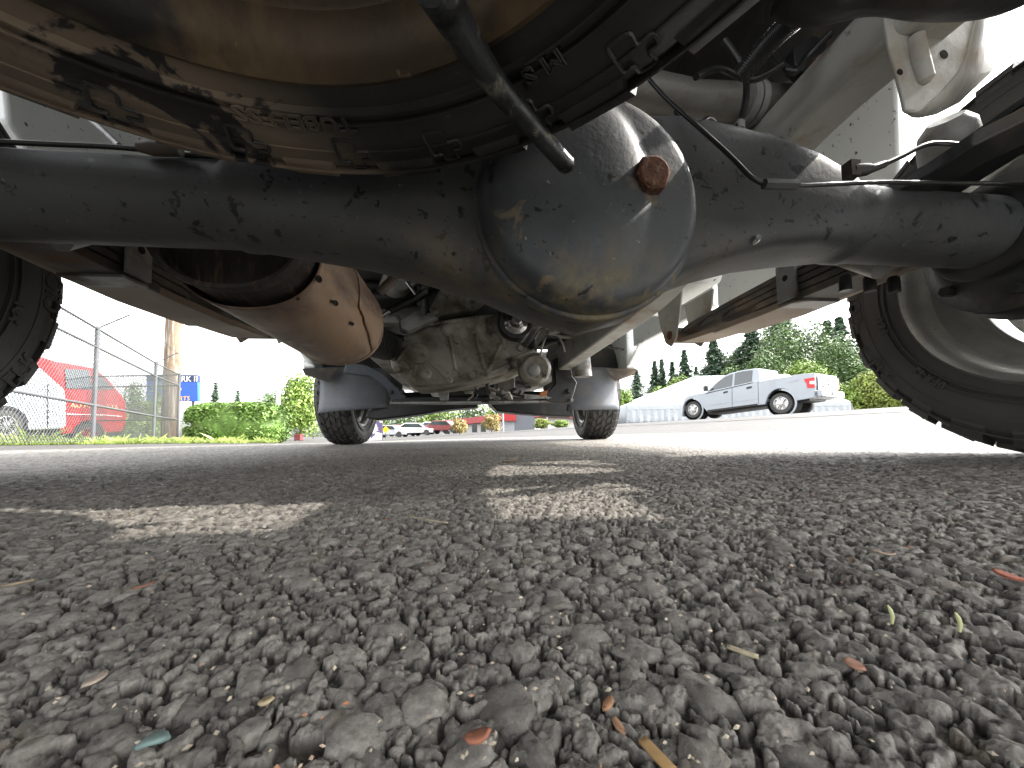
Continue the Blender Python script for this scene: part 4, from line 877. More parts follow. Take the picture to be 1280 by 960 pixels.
# ---------------------------------------------------------------- fence on the left
F1, F2, F3 = P(116, 540, 6.9), P(192, 540, 10.07), P(222, 540, 11.85)
F0 = F1 * 2 - F2; F4 = F3 + Vector((-5.2, .35, 0))
fence = thing('chain_link_fence', 'tall galvanised chain-link fence topped with leaning barbed wire arms, along the grass verge', 'fence', gz(F1))
FT = 2.1
OUT = Vector((.84, .50, 0)).normalized()
wire = MB()
for A_, B_ in ((F0, F1), (F1, F2), (F2, F3), (F3, F4)):
    a, b = gz(A_), gz(B_); t = (b - a).normalized(); L = (b - a).length; t = Vector((t.x, t.y, t.z))
    pitch = .085
    for sg in (1, -1):
        s = -FT
        while s < L:
            s0, z0, s1, z1 = s, 0.0, s + FT - .04, FT - .04
            if s0 < 0: z0 -= s0; s0 = 0
            if s1 > L: z1 -= (s1 - L); s1 = L
            if s1 > s0:
                if sg < 0: s0, s1 = L - s0, L - s1
                wire.tube([a + t * s0 + UP * (.04 + z0), a + t * s1 + UP * (.04 + z1)], .0048, 3, False)
            s += pitch
obj('chain_link_mesh', wire, M['fence'], fence, local=False, sharp=0, kind='stuff')
for i, pnt in enumerate((F0, F1, F2, F3, F4)):
    g_ = gz(pnt); mb = MB(); mb.tube([g_ - UP * .1, g_ + UP * FT], .034, 14); mb.lathe([(.04, .0), (.04, .03), (.02, .05), (0, .05)], Matrix.Translation(g_ + UP * FT) @ Matrix.Rotation(rad(-90), 4, 'Y'), 12)
    po = obj('fence_post', mb, M['fence'], fence, local=False)
    mb = MB(); mb.tube([g_ + UP * (FT + .01), g_ + UP * (FT + .32) + OUT * .42], .014, 8)
    if i < 4: obj('barbed_wire_arm', mb, M['fence'], po, local=False)
for A_, B_ in ((F0, F1), (F1, F2), (F2, F3), (F3, F4)):
    a, b = gz(A_), gz(B_)
    for z in (FT, 1.76, .70): mb = MB(); mb.tube([a + UP * z, b + UP * z], .02, 10); obj('fence_rail', mb, M['fence'], fence, local=False)
for k in (.3, .65, 1.0):
    for A_, B_ in ((F0, F1), (F1, F2), (F2, F3)):
        a, b = gz(A_) + UP * (FT + .32 * k) + OUT * .42 * k, gz(B_) + UP * (FT + .32 * k) + OUT * .42 * k; mb = MB()
        m_ = (a + b) / 2 - UP * .02; mb.tube([a, m_, b], .0035, 4)
        L = (b - a).length; n = int(L / .14)
        for j in range(n):
            c = a.lerp(b, (j + .5) / n) - UP * .02; mb.tube([c + Vector((.02, 0, .022)), c - Vector((.02, 0, .022))], .0028, 3)
        obj('barbed_wire', mb, M['fence'], fence, local=False)
# ---------------------------------------------------------------- poles
b = P(212, 553, 12.6); b.z = -.1
pole = thing('utility_pole', 'thick weathered wooden utility pole behind the fence corner', 'utility pole', b)
mb = MB(); mb.tube([(0, 0, -.3), (0, 0, 4.5), (-.02, 0, 9)], [.235, .215, .19], 20); obj('pole_shaft', mb, M['wood'], pole)
mb = MB(); mb.tube([(.02, -.235, .0), (.02, -.225, 3.0), (.0, -.20, 7)], .012, 6); obj('ground_wire', mb, M['fence'], pole)
mb = MB(); mb.box((0, 0, 8.2), (2.4, .12, .14)); obj('cross_arm', mb, M['wood'], pole)
b = at_ground(347, 13.5); p2 = thing('steel_pole', 'slim pale grey steel pole beside the rounded hedge', 'pole', b)
mb = MB(); mb.tube([(0, 0, -.1), (.06, 0, 5), (.08, 0, 7.5)], [.075, .06, .05], 14); obj('pole_shaft', mb, mat('pale_steel', (.5, .5, .48), .5, .3, .1, 5), p2)
mb = MB(); mb.lathe([(.075, 0), (.11, 0), (.11, .03), (.075, .03)], Matrix.Rotation(rad(-90), 4, 'Y'), 16); obj('base_collar', mb, M['fence'], p2)
for dx, z in ((.55, 4.4), (-.5, 2.4)): mb = MB(); mb.tube([(0, 0, z), (dx, 0, z + .06)], .012, 6); obj('side_arm', mb, M['fence'], p2)
# ---------------------------------------------------------------- sign
b = at_ground(215, 28); sg = thing('shop_sign', 'blue roadside sign with a yellow emblem under a dark band reading PARK II', 'sign', b)
Mb = mat('sign_blue', (.02, .10, .62), .4, 0, .03, 2); Mn = mat('sign_navy', (.02, .035, .10), .4, 0, .03, 2); My = mat('sign_yellow', (.85, .52, .03), .4, 0, .03, 2); Mw = mat('sign_white', (.85, .85, .85), .4, 0, .03, 2)
def wz(px, py): return P(px, py, 28) 
mb = MB(); q = [wz(183, 477.5), wz(247, 477.5), wz(247, 501.5), wz(183, 501.5)]; mb.prism(q, (0, .25, 0)); obj('sign_panel', mb, Mb, sg, local=False, bevel=.02)
mb = MB(); q = [wz(183, 468.5), wz(247, 468.5), wz(247, 477.3), wz(183, 477.3)]; mb.prism(q, (0, .28, 0)); bd = obj('name_band', mb, Mn, sg, local=False, bevel=.02)
for px in (192, 240): p = wz(px, 495); mb = MB(); mb.tube([(p.x, p.y + .12, b.z - .1), (p.x, p.y + .12, p.z)], .09, 12); obj('sign_post', mb, M['fence'], sg, local=False)
vs, fs = text_mesh('PARK II', .60, .012); c = wz(231, 474.2); mb = MB(); mb.add([Vector((c.x + v.x * 1.0, c.y - .022 - v.z, c.z + v.y)) for v in vs], fs); obj('lettering', mb, Mw, bd, local=False, sharp=0, recalc=False)
vs, fs = text_mesh('PARTS', .48, .012); c = wz(226, 498.6); mb = MB(); mb.add([Vector((c.x + v.x * 1.0 + v.y * .15, c.y - .022 - v.z, c.z + v.y)) for v in vs], fs); obj('lettering', mb, My, sg, local=False, sharp=0, recalc=False)
c = wz(221, 487); mb = MB(); mb.prism([c + Vector((.36 * math.cos(q), -.03, .36 * math.sin(q))) for q in [rad(60 * k) for k in range(6)]], (0, .05, 0)); obj('emblem', mb, My, sg, local=False)
c = wz(219, 487); mb = MB(); mb.prism([c + Vector((.20 * math.cos(q), -.05, .16 * math.sin(q))) for q in [rad(90 * k) for k in range(4)]], (0, .03, 0)); obj('emblem_core', mb, Mb, sg, local=False)
# ---------------------------------------------------------------- hedge
b = at_ground(283, 11.3); hg = thing('clipped_hedge', 'rounded clipped green hedge behind the verge, left of the steel pole', 'hedge', b)
xl, xr = P(226, 520, 11.3).x - b.x, P(342, 520, 11.3).x - b.x; ht = P(283, 503, 11.3).z - b.z; core = MB(); lv = MB(); xc, hx = (xl + xr) / 2, (xr - xl) / 2
def hsurf(a, e, s=1.0):
    c = lambda t, p: math.copysign(abs(t) ** p, t)
    return Vector((xc + hx * s * c(math.cos(e), .45) * c(math.cos(a), .55), .55 + .8 * s * c(math.cos(e), .45) * c(math.sin(a), .55), ht * .46 + ht * .54 * s * c(math.sin(e), .5)))
core.grid([[hsurf(-math.pi + 2 * math.pi * i / 40, -1.5 + 3.0 * j / 16, .88) for i in range(41)] for j in range(17)])
obj('hedge_mass', core, M['leaf_hedge'], hg)
for _ in range(9000):
    p = hsurf(random.uniform(-math.pi, 0.3), random.uniform(-1.4, 1.56), random.uniform(.90, 1.03)); a = Vector((random.gauss(0, 1), random.gauss(0, 1), random.gauss(0, 1))).normalized(); c_ = a.cross(Vector((random.gauss(0, 1), -1, random.gauss(.4, 1)))).normalized(); s = random.uniform(.028, .058)
    lv.add([p - a * s, p - c_ * s * .6, p + a * s, p + c_ * s * .6], [(0, 1, 2, 3)])
obj('leaves', lv, M['leaf_hedge'], hg, sharp=0, recalc=False, kind='stuff')
# ---------------------------------------------------------------- verge grass
def verge():
    mb = MB(); base = []
    for px in range(-300, 352, 14):
        f_ = np.interp(px, [-300, 0, 200, 345], [3.6, 5.4, 7.6, 10.4]); base.append([at_ground(px, f_ + k * (1.2 + .25 * k)) + UP * (.006 + .01 * min(k, 1)) for k in range(6)])
    m2 = MB(); m2.grid(base); o = obj('grass_verge', m2, M['grass'], sharp=0); tag(o, kind='structure')
    for _ in range(15000):
        px = random.uniform(-60, 348); f_ = np.interp(px, [-300, 0, 200, 345], [3.6, 5.4, 7.6, 10.4]); d = f_ + random.uniform(0, 1) ** 1.6 * 3.2
        p = at_ground(px, d); tuft = (math.sin(p.x * 7) + math.sin(p.y * 5 + p.x * 3)) * .5; h = random.uniform(.03, .085) * (1 + max(0, tuft) * 1.3) * (2.0 if random.random() < .03 else 1); l_ = Vector((random.gauss(0, .35), random.gauss(0, .35), 1)) * h; w_ = Vector((random.uniform(.3, 1), random.uniform(-1, 1), 0)).normalized() * .006
        mb.add([p - w_, p + w_, p + l_ * .6 + w_ * .6 + Vector((l_.x * .2, 0, 0)), p + l_ + Vector((l_.x * .8, l_.y * .8, 0))], [(0, 1, 2, 3)])
    o = obj('grass_blades', mb, M['grass'], sharp=0, recalc=False); tag(o, 'ragged sunlit grass and weeds growing along the fence foot', 'grass', kind='stuff')
verge()
# ---------------------------------------------------------------- vehicles traced on their own side planes
def wheel_small(parent, c, axis, r, w, root_local=False, rimmat='silver', spokes=6):
    """c world centre of the outer face, axis = unit vector pointing outwards"""
    Mx = Matrix.Translation(c) @ axis.to_track_quat('X', 'Z').to_matrix().to_4x4()
    mb = MB(); mb.lathe([(r * .62, .0), (r * .70, .012), (r * .92, .008), (r * .99, -.03), (r, -w * .5), (r * .98, -w + .03), (r * .9, -w), (0, -w)], Mx, 40); t = obj('tyre', mb, M['tyre'], parent, local=False, sharp=40)
    mb = MB(); mb.lathe([(r * .63, .002), (r * .60, .006), (r * .56, -.02), (r * .54, -.08), (0, -.085)], Mx, 36)
    for k in range(spokes):
        q = 2 * math.pi * k / spokes
        for dq in (-.13, .13):
            mb.add([Mx @ Vector((x, rr_ * math.cos(q + a), rr_ * math.sin(q + a))) for x, rr_, a in ((.0, r * .12, dq * 1.5), (-.012, r * .57, dq * .7), (-.012, r * .57, dq * 1.5), (-.0, r * .14, dq * 3.5), (-.05, r * .12, dq * 1.5), (-.05, r * .57, dq * .7), (-.05, r * .57, dq * 1.5), (-.05, r * .14, dq * 3.5))], [(0, 1, 2, 3), (0, 4, 5, 1), (1, 5, 6, 2), (2, 6, 7, 3)])
    mb.lathe([(0, .006), (r * .13, .004), (r * .16, -.03), (0, -.03)], Mx, 16); obj('rim', mb, M[rimmat], t, local=False, sharp=30)
    return t
def arch(cx, cy, rx, ry, n=10, a0=0, a1=180): return [(cx + rx * math.cos(rad(a0 + (a1 - a0) * k / n)), cy - ry * math.sin(rad(a0 + (a1 - a0) * k / n))) for k in range(n + 1)]
A_, B_ = P(976, 504, 15.0), P(866, 512, 18.2); NV = away(A_, B_); LD = (B_ - A_); LD.z = 0; LD.normalize()
def q1(px, py, off=0): return plane_pt(px, py, A_, B_, off)
pk = thing('white_crew_cab_pickup', 'white crew cab pickup parked across the road before the tent', 'pickup truck', Vector((A_.x, A_.y, .6)))
rim_px = arch(976, 504, 18.5, 18.5, 12, 8, 172); fr_px = arch(866.3, 511.5, 12.6, 13.5, 12, 14, 166)
low = [(853.2, 510), (853.4, 503), (856, 498), (860, 494.8), (872, 492), (881, 490.8), (941, 477), (949, 476.2), (977.5, 471.8), (992, 469), (1006, 467), (1018, 466.4), (1019, 480), (1018, 497), (997, 500.5)] + rim_px + [(956, 505.5), (947, 506.5), (884, 515)] + fr_px + [(852.6, 521), (852.4, 516)]
mb = MB(); W2 = 1.98
a = [q1(x, y) for x, y in low]; inset = [p + NV * .02 for p in a]
mb.prism(a, NV * W2); body = obj('body', mb, M['whitepaint'], pk, local=False, bevel=.035, bseg=3, sharp=40)
gh = [(881.5, 491.2), (891, 480), (902.5, 469.8), (911, 466), (922, 463.2), (940, 460.3), (946, 460.4), (949.5, 477)]
a = [q1(x, y, .06) for x, y in gh]; zt = max(p.z for p in a); zb = min(p.z for p in a); r0 = []; r1 = []
for p in a:
    f_ = (p.z - zb) / (zt - zb); r0.append(p + NV * .16 * f_); r1.append(p + NV * (W2 - .12 - .16 * f_))
mb = MB(); mb.loft([r0, r1]); cab = obj('cab', mb, M['whitepaint'], pk, local=False, bevel=.03, bseg=3, sharp=40)
def side_glass(name, pts, off=.035):
    a = []; 
    for x, y in pts:
        p = q1(x, y, .06); f_ = (p.z - zb) / (zt - zb); a.append(p + NV * (.16 * f_ - .008))
    mb = MB(); mb.prism(a, NV * .004); return obj(name, mb, M['glass'], pk, local=False, sharp=0)
side_glass('side_window', [(887, 488.6), (894.5, 479), (904, 471), (914, 467), (914.5, 482.6)]); side_glass('side_window', [(917, 482), (916.6, 466.2), (926, 463.8), (938.5, 462.3), (939, 476.8)])
# rear window and windscreen on the cab faces
bq = [r0[6], r1[6], r1[7], r0[7]]
def inner(q4, u0, u1, v0, v1, off):
    t_ = lambda u, v: (q4[0].lerp(q4[1], u)).lerp(q4[3].lerp(q4[2], u), v)
    return [t_(u0, v0) + off, t_(u1, v0) + off, t_(u1, v1) + off, t_(u0, v1) + off]
mb = MB(); mb.prism(inner(bq, .09, .91, .14, .86, -LD * .012), -LD * .003); obj('rear_window', mb, M['glass'], pk, local=False, sharp=0)
fq = [r0[2], r1[2], r1[0], r0[0]]; mb = MB(); mb.prism(inner(fq, .06, .94, .08, .9, (LD + UP).normalized() * .012), LD * .003); obj('windscreen', mb, M['glass'], pk, local=False, sharp=0)
# arches, wheels
ax_ = -NV
for cx, cy, rp in ((976, 504.3, 13.6), (866.3, 512.3, 11.0)):
    c = q1(cx, cy, .05); r = rp / FPX * c.y * .98; w_ = wheel_small(pk, c, ax_, r, .27); w_.name = 'wheel'
    c2 = c + NV * (W2 - .10); w_ = wheel_small(pk, c2, NV, r, .27); w_.name = 'wheel'
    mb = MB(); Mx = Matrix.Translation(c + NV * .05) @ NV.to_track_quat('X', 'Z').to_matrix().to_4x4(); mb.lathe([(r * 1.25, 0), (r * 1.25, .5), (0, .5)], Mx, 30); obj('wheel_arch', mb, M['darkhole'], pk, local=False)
    rr_ = []
    pr = [(r * 1.20, -.0), (r * 1.22, .02), (r * 1.36, .018), (r * 1.38, 0)]
    mb = MB(); Mx = Matrix.Translation(c - NV * .05) @ (-NV).to_track_quat('X', 'Z').to_matrix().to_4x4(); mb.lathe(pr, Mx, 28, rad(-82), rad(82)); obj('arch_lip', mb, M['whitepaint'], pk, local=False)
def strip_on(name, pts, m, off=-.012, th=.012, par=None): a = [q1(x, y, off) for x, y in pts]; mb = MB(); mb.prism(a, NV * th); return obj(name, mb, m, par or pk, local=False, sharp=30)
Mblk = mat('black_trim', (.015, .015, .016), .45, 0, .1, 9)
strip_on('door_handle', [(904, 489.8), (909.5, 488.6), (909.5, 490.6), (904, 491.8)], Mblk); strip_on('door_handle', [(933, 484), (939.5, 482.6), (939.5, 485), (933, 486.4)], Mblk)
mirror = MB(); p = q1(882, 485.6, -.12); mirror.box(p, (.16, .2, .24)); obj('mirror', mirror, Mblk, pk, local=False, bevel=.03)
for x0, y0, x1, y1 in ((914.6, 484, 915, 511), (947, 477, 948, 505)): strip_on('door_gap', [(x0, y0), (x0 + .5, y0), (x1 + .5, y1), (x1, y1)], Mblk, -.004, .004)
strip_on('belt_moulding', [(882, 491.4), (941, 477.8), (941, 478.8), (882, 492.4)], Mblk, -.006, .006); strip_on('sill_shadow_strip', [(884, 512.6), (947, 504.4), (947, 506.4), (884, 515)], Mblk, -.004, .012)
strip_on('door_crease', [(886, 506), (947, 498), (947, 498.6), (886, 506.6)], M['whitepaint'], -.014, .014)
strip_on('side_decal', [(984, 477.4), (998, 473.8), (999, 475.8), (990, 478.6)], mat('grey_decal', (.35, .35, .4), .4, 0, .2, 30), -.004, .003)
strip_on('tail_lamp', [(1005, 473.5), (1018.5, 471.5), (1018.6, 484.5), (1009, 485), (1008, 479), (1006, 477)], M['redlamp'], -.02, .06); strip_on('lamp_core', [(1012, 476.5), (1018, 476), (1018, 480), (1012, 480)], Mw, -.026, .01)
# rear face
c0 = q1(1018.4, 467); c1 = q1(1018.4, 488); RB = -LD
def rear(u, z, off=.0): return Vector((c0.x, c0.y, 0)) + NV * u + RB * off + UP * z
zt_, zb_ = c0.z, c1.z
mb = MB(); mb.prism([rear(.14, zt_ - .05, .01), rear(W2 - .14, zt_ - .05, .01), rear(W2 - .14, zb_ + .02, .01), rear(.14, zb_ + .02, .01)], RB * .03); tg = obj('tailgate', mb, M['whitepaint'], pk, local=False, bevel=.015)
mb = MB(); mb.prism([rear(.95, zt_ - .12, .045), rear(1.2, zt_ - .12, .045), rear(1.2, zt_ - .19, .045), rear(.95, zt_ - .19, .045)], RB * .015); obj('tailgate_handle', mb, Mblk, tg, local=False)
mb = MB(); mb.prism([rear(.98, zt_ - .32, .045), rear(1.16, zt_ - .32, .045), rear(1.16, zt_ - .40, .045), rear(.98, zt_ - .40, .045)], RB * .01); obj('badge', mb, Mblk, tg, local=False)
vs, fs = text_mesh('F-150', .16, .004); mb = MB(); mb.add([rear(.45, zt_ - .46, .05) + NV * v.x + UP * v.y + RB * v.z for v in vs], fs); obj('lettering', mb, Mblk, tg, local=False, sharp=0, recalc=False)
mb = MB(); mb.prism([rear(W2 - .15, zt_ - .10, .02), rear(W2, zt_ - .10, .02), rear(W2, zt_ - .5, .02), rear(W2 - .15, zt_ - .5, .02)], RB * .02); obj('tail_lamp', mb, M['redlamp'], pk, local=False)
mb = MB(); mb.prism([rear(.0, zb_ - .0, .03), rear(W2, zb_, .03), rear(W2, zb_ - .24, .03), rear(.0, zb_ - .24, .03)], RB * .16); bp_ = obj('rear_bumper', mb, M['chrome'] if False else M['whitepaint'], pk, local=False, bevel=.03)
mb = MB(); mb.prism([rear(.8, zb_ - .05, .2), rear(1.2, zb_ - .05, .2), rear(1.2, zb_ - .18, .2), rear(.8, zb_ - .18, .2)], RB * .01); obj('number_plate_recess', mb, Mblk, bp_, local=False)
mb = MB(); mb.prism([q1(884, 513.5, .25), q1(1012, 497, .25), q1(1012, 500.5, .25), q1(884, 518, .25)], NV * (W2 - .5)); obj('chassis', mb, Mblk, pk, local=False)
# ---- tent
def tp_(px, py, d): return P(px, py, d)
tb = at_ground(880, 25); tent = thing('white_tent', 'large white event tent with sloping roof behind the parked white pickup', 'tent', tb)
lf, rf_ = tp_(783.5, 507, 25), tp_(1062, 497, 25); zl = lf.z; lf.z = rf_.z = zl; gzl = tp_(783, 530, 25).z; rd1, rd2 = tp_(868, 472, 29), tp_(985, 466, 29); rd1.z = rd2.z = (rd1.z + rd2.z) / 2
DP = Vector((0, 8.5, 0)); lb, rb = lf + DP, rf_ + DP
roof = MB(); n_ = 14
def patch(a, b, c, d, n=12, sag=.10):
    rows = []
    for i in range(n + 1):
        f_ = i / n; r_ = []
        for j in range(n + 1):
            g_ = j / n; p = a.lerp(b, g_).lerp(d.lerp(c, g_), f_); r_.append(p - UP * sag * math.sin(math.pi * f_) * (1 - .5 * abs(math.sin(math.pi * g_ * 4))))
        rows.append(r_)
    roof.grid(rows)
patch(lf, rf_, rd2, rd1); patch(lf, lb, rd1, rd1, 8); patch(rf_, rb, rd2, rd2, 8); patch(lb, rb, rd2, rd1, 8)
obj('roof', roof, M['tent'], tent, local=False, sharp=30)
nseg = 6
for i in range(nseg):
    a, b = lf.lerp(rf_, i / nseg), lf.lerp(rf_, (i + 1) / nseg); rows = []
    for j in range(7):
        z = zl + (gzl - zl) * j / 6; rows.append([Vector((a.x + (b.x - a.x) * k / 24, a.y - .03 + .05 * math.sin(k * 1.35 + i * 2) * (j / 6) + .03 * math.sin(k * 3.1 + j), z)) for k in range(25)])
    mb = MB(); mb.grid(rows); obj('side_curtain', mb, M['tent'], tent, local=False, solid=.01, sharp=60)
    mb = MB(); mb.tube([a - UP * (zl - gzl), a + UP * .02], .05, 10); obj('tent_pole', mb, M['whitepaint'], tent, local=False)
mb = MB(); mb.prism([lf - Vector((0, .06, 0)), rf_ - Vector((0, .06, 0)), rf_ - Vector((0, .06, .28)), lf - Vector((0, .06, .28))], (0, .02, 0)); obj('valance', mb, M['tent'], tent, local=False)
mb = MB(); mb.grid([[lf, lb], [lf - UP * (zl - gzl), lb - UP * (zl - gzl)]]); mb.grid([[rf_, rb], [rf_ + Vector((.5, 0, gzl - zl)), rb + Vector((.5, 0, gzl - zl))]]); obj('end_wall', mb, M['tent'], tent, local=False, solid=.01)
# ---- red van and white van behind the fence
def side_vehicle(name, label, cat, A, B, outline, width, m, gap, wheels, windows, low_black, extra=()):
    N_ = away(A, B); root = thing(name, label, cat, Vector((A.x, A.y, gap)))
    Q = lambda x, y, o=0: plane_pt(x, y, A, B, o)
    mb = MB(); a = [Q(x, y) for x, y in outline]; zt = max(p.z for p in a); zb = min(p.z for p in a); r0 = [p + N_ * .16 * max(0, (p.z - zb) / (zt - zb) - .45) for p in a]; r1 = [p + N_ * (width - .16 * max(0, (p.z - zb) / (zt - zb) - .45)) for p in a]
    mb.loft([r0, r1]); obj('body', mb, m, root, local=False, bevel=.04, bseg=3, sharp=40)
    for w in windows:
        a = []
        for x, y in w: p = Q(x, y); a.append(p + N_ * (.16 * max(0, (p.z - zb) / (zt - zb) - .45) - .012))
        mb = MB(); mb.prism(a, N_ * .006); obj('side_window', mb, M['glass'], root, local=False, sharp=0)
    for cx, cy, rp, rm in wheels:
        c = Q(cx, cy, .04); r = rp / FPX * c.y
        mb = MB(); Mx = Matrix.Translation(c - N_ * .045) @ (-N_).to_track_quat('X', 'Z').to_matrix().to_4x4(); mb.lathe([(0, -.0), (r * 1.28, -.0), (r * 1.30, .012), (r * 1.16, .012)], Mx, 32); obj('wheel_arch', mb, Mblk, root, local=False)
        w_ = wheel_small(root, c - N_ * .07, -N_, r, .22, rimmat=rm, spokes=7); w_.name = 'wheel'
    mb = MB(); a = [Q(x, y, .12) for x, y in low_black]; mb.prism(a, N_ * (width - .3)); obj('underbody', mb, Mblk, root, local=False)
    for nm, pts, mm in extra: mb = MB(); a = [Q(x, y, -.02) for x, y in pts]; mb.prism(a, N_ * .02); obj(nm, mb, mm, root, local=False, sharp=0)
    return root, Q, N_
rA, rB = P(158, 530, 13.2), P(60, 530, 10.9)
redv, Q, N_ = side_vehicle('red_van', 'bright red van with yellow lettering along its side, parked behind the fence', 'van', rA, rB,
    [(10, 452), (30, 448), (57, 446), (76, 452), (100, 456), (118, 459.5), (127, 464), (138, 474), (147, 486), (154, 494), (158, 503), (159, 520), (157, 533), (152, 540), (134, 541), (88, 542), (20, 543)], 1.75, M['red'], .0,
    [(109, 544, 14.5, 'red')], [[(83.5, 461), (114, 462.5), (117, 487), (84, 485)], [(121, 466), (127, 468), (144, 486.5), (121, 487.5)]], [(20, 541), (150, 539), (146, 547), (20, 549)],
    [('trim_line', [(84, 517.2), (132, 518.2), (132, 519.2), (84, 518.2)], Mw), ('trim_line', [(133, 518.5), (152, 520), (152, 521), (133, 519.5)], Mw)])
vs, fs = text_mesh('AUTO PARTS', .17, .006); c = Q(86, 507); dx = (Q(146, 509) - c); L = dx.length; dx.normalize(); w0 = max(v.x for v in vs) - min(v.x for v in vs); mb = MB(); mb.add([c + dx * ((v.x / w0 + .5) * L) + UP * v.y - N_ * (.03 + v.z) for v in vs], fs)
obj('lettering', mb, mat('van_lettering', (.75, .45, .2), .4, 0, .05, 3), redv, local=False, sharp=0, recalc=False)
wA, wB = P(84, 530, 10.0), P(10, 530, 8.7)
whv, Q, N_ = side_vehicle('white_car', 'white car with a sloping end, parked in front of the red van', 'car', wA, wB,
    [(-60, 462), (30, 452), (48, 454), (58, 462), (70, 474), (80, 483), (83, 487), (84, 500), (84, 533), (78, 536), (28, 538), (-60, 540)], 1.6, M['whitepaint'], .0,
    [(4, 532, 19, 'silver')], [], [(-60, 536), (76, 535), (72, 545), (-60, 548)], [('panel_gap', [(60, 480), (60.6, 480), (60.6, 534), (60, 534)], Mblk)])
# shrubs behind the fence
for i, (px, pt, w, d, m, lb_) in enumerate([(166, 478, 30, 14.5, 'leaf_mid', 'loose green bush right of the red van behind the fence'), (184, 500, 34, 13.6, 'leaf_bright', 'bright green bush left of the utility pole behind the fence'), (196, 474, 26, 17, 'leaf_mid', 'tall thin bush in front of the blue sign'), (150, 515, 30, 13.8, 'leaf_bright', 'low weedy bush at the nose of the red van')]):
    broadleaf('bush', lb_, px, pt, w, d, m, 1700, 'bushes behind the fence', cat='bush', trunk=True, clumps=9, leaf=.05)
# ---- trees left of centre
broadleaf('round_tree', 'bright green round-headed tree right of the steel pole', 376, 467, 58, 24, 'leaf_bright', 5200, leaf=.10, clumps=26)
broadleaf('dark_tree', 'smaller dark green tree just behind the steel pole', 344, 490, 46, 30, 'leaf_mid', 2600, leaf=.12)
conifer('conifer', 'lone slim distant conifer right of the blue sign', 269, 478, 12, 75, group='distant conifers above the hedge'); conifer('conifer', 'broader distant conifer above the middle of the hedge', 297, 488, 15, 75, group='distant conifers above the hedge')
conifer('conifer', 'sparse distant conifer left of the steel pole', 334, 497, 12, 70, group='distant conifers above the hedge')
for i, (px, pt, w, d) in enumerate([(250, 507, 60, 60), (320, 504, 50, 60), (392, 528, 26, 40)]): broadleaf('far_tree', ['low far tree just showing over the left end of the hedge', 'low far tree just showing over the right end of the hedge', 'pale far bush beside the front left tyre'][i], px, pt, w, d, 'leaf_mid', 1300, clumps=9)
mb = MB(); p = at_ground(374, 21); mb.box(p + Vector((0, 0, .17)), (.34, .3, .30)); mb.box(p + Vector((0, 0, .33)), (.38, .34, .04)); mb.box(p + Vector((-.13, -.1, .01)), (.06, .06, .06)); mb.box(p + Vector((.13, -.1, .01)), (.06, .06, .06))
o = obj('red_bin', mb, mat('dull_red', (.16, .03, .03), .7), sharp=30, bevel=.02); tag(o, 'small red bin at the foot of the round-headed tree', 'bin')
# ---- centre distance, seen under the pickup
ba, bb = P(541, 535, 62), P(668, 531, 44); NB = away(ba, bb)
def qb(px, py, off=0): return plane_pt(px, py, ba, bb, off)
bl_ = thing('red_roofed_building', 'long low pale building with a dull red roof band, far beyond the front wheels', 'building', Vector((ba.x, ba.y, 0)))
mb = MB(); mb.prism([qb(545, 534), qb(668, 522), qb(668, 545), qb(545, 548)], NB * 8); obj('wall', mb, mat('pale_wall', (.55, .53, .5), .8), bl_, local=False)
mb = MB(); mb.prism([qb(541, 527, -.8), qb(668, 513, -.8), qb(668, 521, -.8), qb(541, 534.5, -.8)], NB * 9.5); obj('roof', mb, mat('dull_red_roof', (.36, .06, .06), .6), bl_, local=False)
for x in (556, 566, 590, 601, 636, 648): mb = MB(); t_ = (x - 545) / 123 * -12; mb.prism([qb(x, 536 + t_, -.05), qb(x + 6, 535.5 + t_, -.05), qb(x + 6, 543 + t_ * .6, -.05), qb(x, 543 + t_ * .6, -.05)], NB * .04); obj('window', mb, M['glass'], bl_, local=False)
dk = thing('grey_building', 'dark grey flat building with a red fascia block, right of a white post', 'building', P(655, 538, 40))
mb = MB(); mb.prism([P(643, 516, 40), P(668, 517, 40), P(668, 540, 40), P(643, 540, 40)], (0, 6, 0)); wl_ = obj('wall', mb, mat('dark_grey_wall', (.13, .14, .16), .7), dk, local=False)
mb = MB(); mb.prism([P(630, 515, 39.5), P(645, 515, 39.5), P(645, 526, 39.5), P(630, 526, 39.5)], (0, 3, 0)); obj('red_fascia', mb, M['red'], dk, local=False)
mb = MB(); mb.prism([P(630, 526.2, 40), P(643, 526.2, 40), P(643, 541, 40), P(630, 541, 40)], (0, 3, 0)); obj('side_wall', mb, mat('mid_grey_wall', (.3, .3, .32), .7), dk, local=False)
p = P(629, 539, 30); mb = MB(); mb.tube([(p.x, p.y, p.z - .3), (p.x, p.y, p.z + 1.9)], .07, 10); mb.lathe([(.07, 0), (.10, 0), (.10, .04), (0, .06)], Matrix.Translation((p.x, p.y, p.z + 1.9)) @ Matrix.Rotation(rad(-90), 4, 'Y'), 10); tag(obj('white_post', mb, M['whitepaint']), 'slim white post at the left edge of the dark grey building', 'post')
p = P(684, 535, 32); mb = MB(); mb.tube([(p.x, p.y, p.z - .3), (p.x, p.y, p.z + 1.7)], .05, 10); mb.lathe([(.05, 0), (.08, 0), (.08, .04), (0, .06)], Matrix.Translation((p.x, p.y, p.z + 1.7)) @ Matrix.Rotation(rad(-90), 4, 'Y'), 10); tag(obj('white_post', mb, M['whitepaint']), 'short pale post among the low bright shrubs right of the grey building', 'post')
